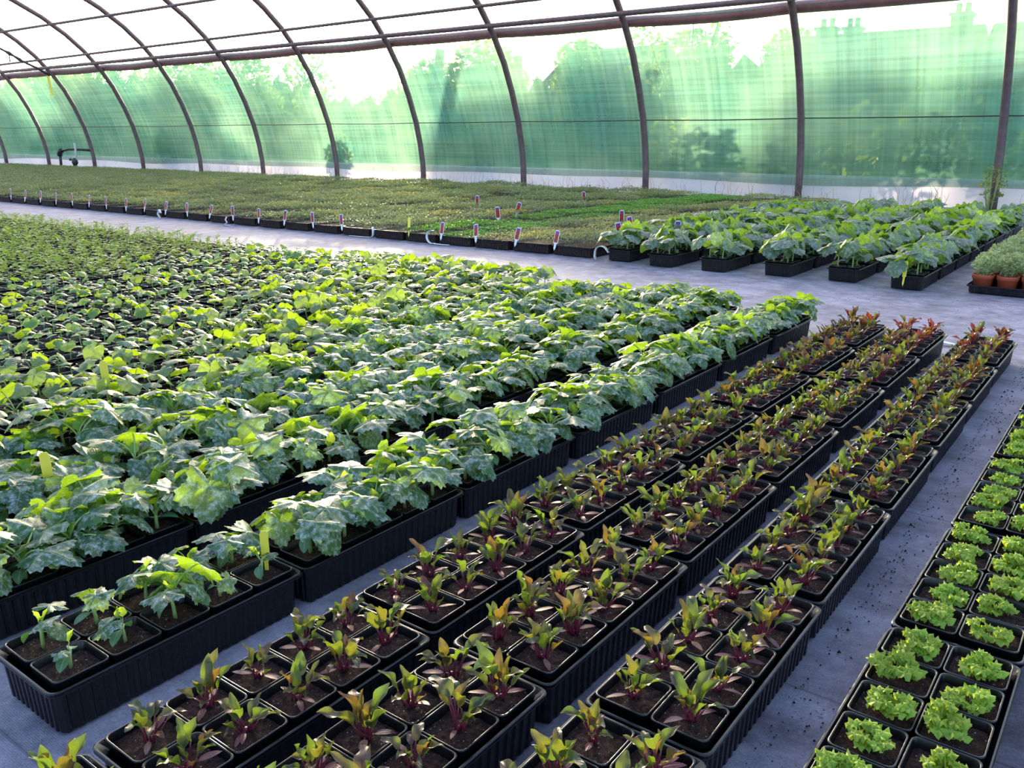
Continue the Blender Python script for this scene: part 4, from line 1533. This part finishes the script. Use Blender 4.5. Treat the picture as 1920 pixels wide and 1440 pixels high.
curl = [(0.15, 0.004), (0.07, 0.003), (0.0, 0.006)] + [(-0.03 + 0.055 * math.cos(a), 0.062 + 0.056 * math.sin(a)) for a in [-1.2 - 0.35 * k for k in range(12)]]
ribbon(curl, 0.03, 'plastic_strip', 'white curled plastic strip in front of the bright green bedding tray', (-5.02, 5.560, 0), 0.1)
ribbon([(0.0, 0.10), (0.005, 0.06), (0.0, 0.02), (-0.03, 0.004), (-0.12, 0.003), (-0.30, 0.003)], 0.03, 'plastic_strip', 'white plastic strip trailing straight onto the path from a bedding tray', (-5.80, 5.583, 0), 0.05)
ribbon([(0.06, 0.06)] + [(0.0 + 0.05 * math.cos(a), 0.055 + 0.05 * math.sin(a)) for a in [0.6 + 0.33 * k for k in range(9)]] + [(-0.052, 0.028), (-0.040, 0.003)], 0.045, 'plastic_strip', 'white broad plastic loop beside the first squash tray', (-3.36, 5.582, 0), 0.2)
ribbon([(0.02, 0.09), (0.0, 0.06), (0.02, 0.03), (-0.02, 0.008), (-0.06, 0.004), (0.06, 0.003)], 0.02, 'plastic_strip', 'white twisted plastic strip lying on the path by the bedding trays', (-7.86, 5.46, 0), 0.2)
ribbon([(0.0, 0.004), (-0.03, 0.05), (0.0, 0.10), (0.02, 0.06)], 0.03, 'plastic_strip', 'white folded plastic strip propped between two bedding trays', (-9.15, 5.50, 0), 0.2)
ribbon([(-0.13, 0.003), (-0.06, 0.006), (0.0, 0.004), (0.07, 0.010), (0.13, 0.004)], 0.035, 'plastic_strip', 'white flat plastic strip behind the last middle beetroot tray', (-0.78, 4.16, 0.0), 0.05)

tap = thing('standpipe', (-24.45, 12.30, 0), 'black water standpipe with elbow and tap beside a hoop post', 'standpipe')
obj('riser', MB().tube([(-0.75, 0, 0), (-0.72, 0, 0.40)], 0.04, 8).mesh('riser', [M['dark_pipe']]), tap)
obj('elbow', MB().tube([(-0.74, 0, 0.36), (-0.72, 0, 0.47), (-0.62, 0, 0.50)], 0.07, 8).mesh('elbow', [M['dark_pipe']]), tap)
obj('crossbar', MB().tube([(-0.66, 0, 0.49), (-0.3, 0.06, 0.55), (0.16, 0.16, 0.54), (0.41, 0.265, 0.52)], 0.035, 8).mesh('crossbar', [M['dark_pipe']]), tap)
obj('drop_pipe', MB().tube([(0.17, 0, 0.72), (0.18, 0, 0.4), (0.06, 0, 0.0)], 0.03, 8).mesh('drop_pipe', [M['pale_post']]), tap)
obj('valve', MB().tube([(0.12, -0.02, 0.32), (0.10, -0.02, 0.20), (0.07, -0.02, 0.10)], [0.05, 0.09, 0.04], 8).mesh('valve', [M['dark_pipe']]), tap)
obj('handle', MB().tube([(0.08, -0.05, 0.24), (-0.05, -0.05, 0.30), (-0.10, -0.05, 0.26)], 0.03, 6).mesh('handle', [M['dark_pipe']]), tap)

# yellow ribbon and the tension strap by the tap hoop
rb = MB().box(-0.035, 0.035, -0.004, 0.004, -0.52, 0.0)
o = obj('yellow_ribbon', rb.mesh('yellow_ribbon', [M['yellow_tag']], False), loc=(-24.03, 11.715, 2.44), rot=(0, -0.10, 0.5))
tag(o, 'yellow ribbon hanging from a hoop post below the curtain roll', 'ribbon')
st = MB().tube([(-25.10, 10.615, 3.335), (-24.66, 11.02, 3.00), (-24.60, 11.08, 2.955), (-24.52, 11.15, 2.89), (-24.42, 11.24, 2.80), (-24.36, 11.29, 2.755), (-24.12, 11.50, 2.60), (-24.0, 11.752, 2.42)],
               [0.028, 0.027, 0.050, 0.027, 0.046, 0.027, 0.027, 0.030], 6)
st.tube([(-24.60, 11.08, 2.955), (-24.62, 11.08, 2.74)], 0.016, 5)
tag(obj('brace_strap', st.mesh('brace_strap', [M['dark_pipe']])), 'dark brace strap with a tensioner slanting down to a hoop post', 'strap')

# dry weeds along the skirt
rgw = random.Random(21)
wm = MB()
for k in range(260):
    x = rgw.uniform(-20, -1.0); h = rgw.uniform(0.10, 0.34)
    if -2.15 < x < -1.5: x -= 0.8
    y = 12.46 + rgw.uniform(-0.1, 0.05)
    wm.tube([(x, y, 0), (x + rgw.uniform(-0.05, 0.05), y, h * 0.6), (x + rgw.uniform(-0.1, 0.1), y, h)], [0.004, 0.003, 0.0015], 3, 0, False)
tag(obj('dry_weeds', wm.mesh('dry_weeds', [M['dry']], False)), 'thin dry weed stalks growing along the white skirt', 'weeds', None, 'stuff')
e = thing('foot_weed', (-1.81, 12.44, 0), 'weed growing around the foot of the last hoop post', 'weed')
fm = MB(); leaf_cloud(rgw, 130, (0, 0, 0.33), (0.17, 0.1, 0.24), 0.05, mb=fm)
f = obj('foliage', fm.mesh('foliage', [M['weed']], False), e); f['kind'] = 'stuff'
sm = MB()
for k in range(8):
    a = rgw.uniform(-0.16, 0.16)
    sm.tube([(a * 0.3, 0, 0), (a, 0, 0.45)], 0.005, 4)
obj('stem', sm.mesh('stem', [M['stem']]), e)

# spilled compost crumbs on the aisle
cm = MB()
rgc = random.Random(9)
for k in range(900):
    if k % 3:
        y = rgc.uniform(0.7, 4.2)
        x = (-0.372 + abs(rgc.gauss(0, 0.022))) if rgc.random() < 0.55 else rgc.uniform(-0.37, -0.29)
    else:
        x = rgc.uniform(-2.5, 0.4); y = rgc.uniform(4.2, 5.5)
    s = rgc.uniform(0.0012, 0.0034) * (1.8 if rgc.random() < 0.04 else 1)
    p = [Vector((rgc.uniform(0.6, 1.2) * a * s, rgc.uniform(0.6, 1.2) * b * s, c_ * s * 0.8)) for a, b, c_ in ((1, 0, 0), (-0.5, 0.9, 0), (-0.5, -0.9, 0), (0, 0, 1.2))]
    p = [q + Vector((x, y, -0.0035)) for q in p]
    cm.add(p, [(0, 1, 3), (1, 2, 3), (2, 0, 3), (0, 2, 1)])
tag(obj('spilled_compost', cm.mesh('spilled_compost', [M['soil']], False)), 'crumbs of dark compost spilled along the grey aisle', 'compost', None, 'stuff')
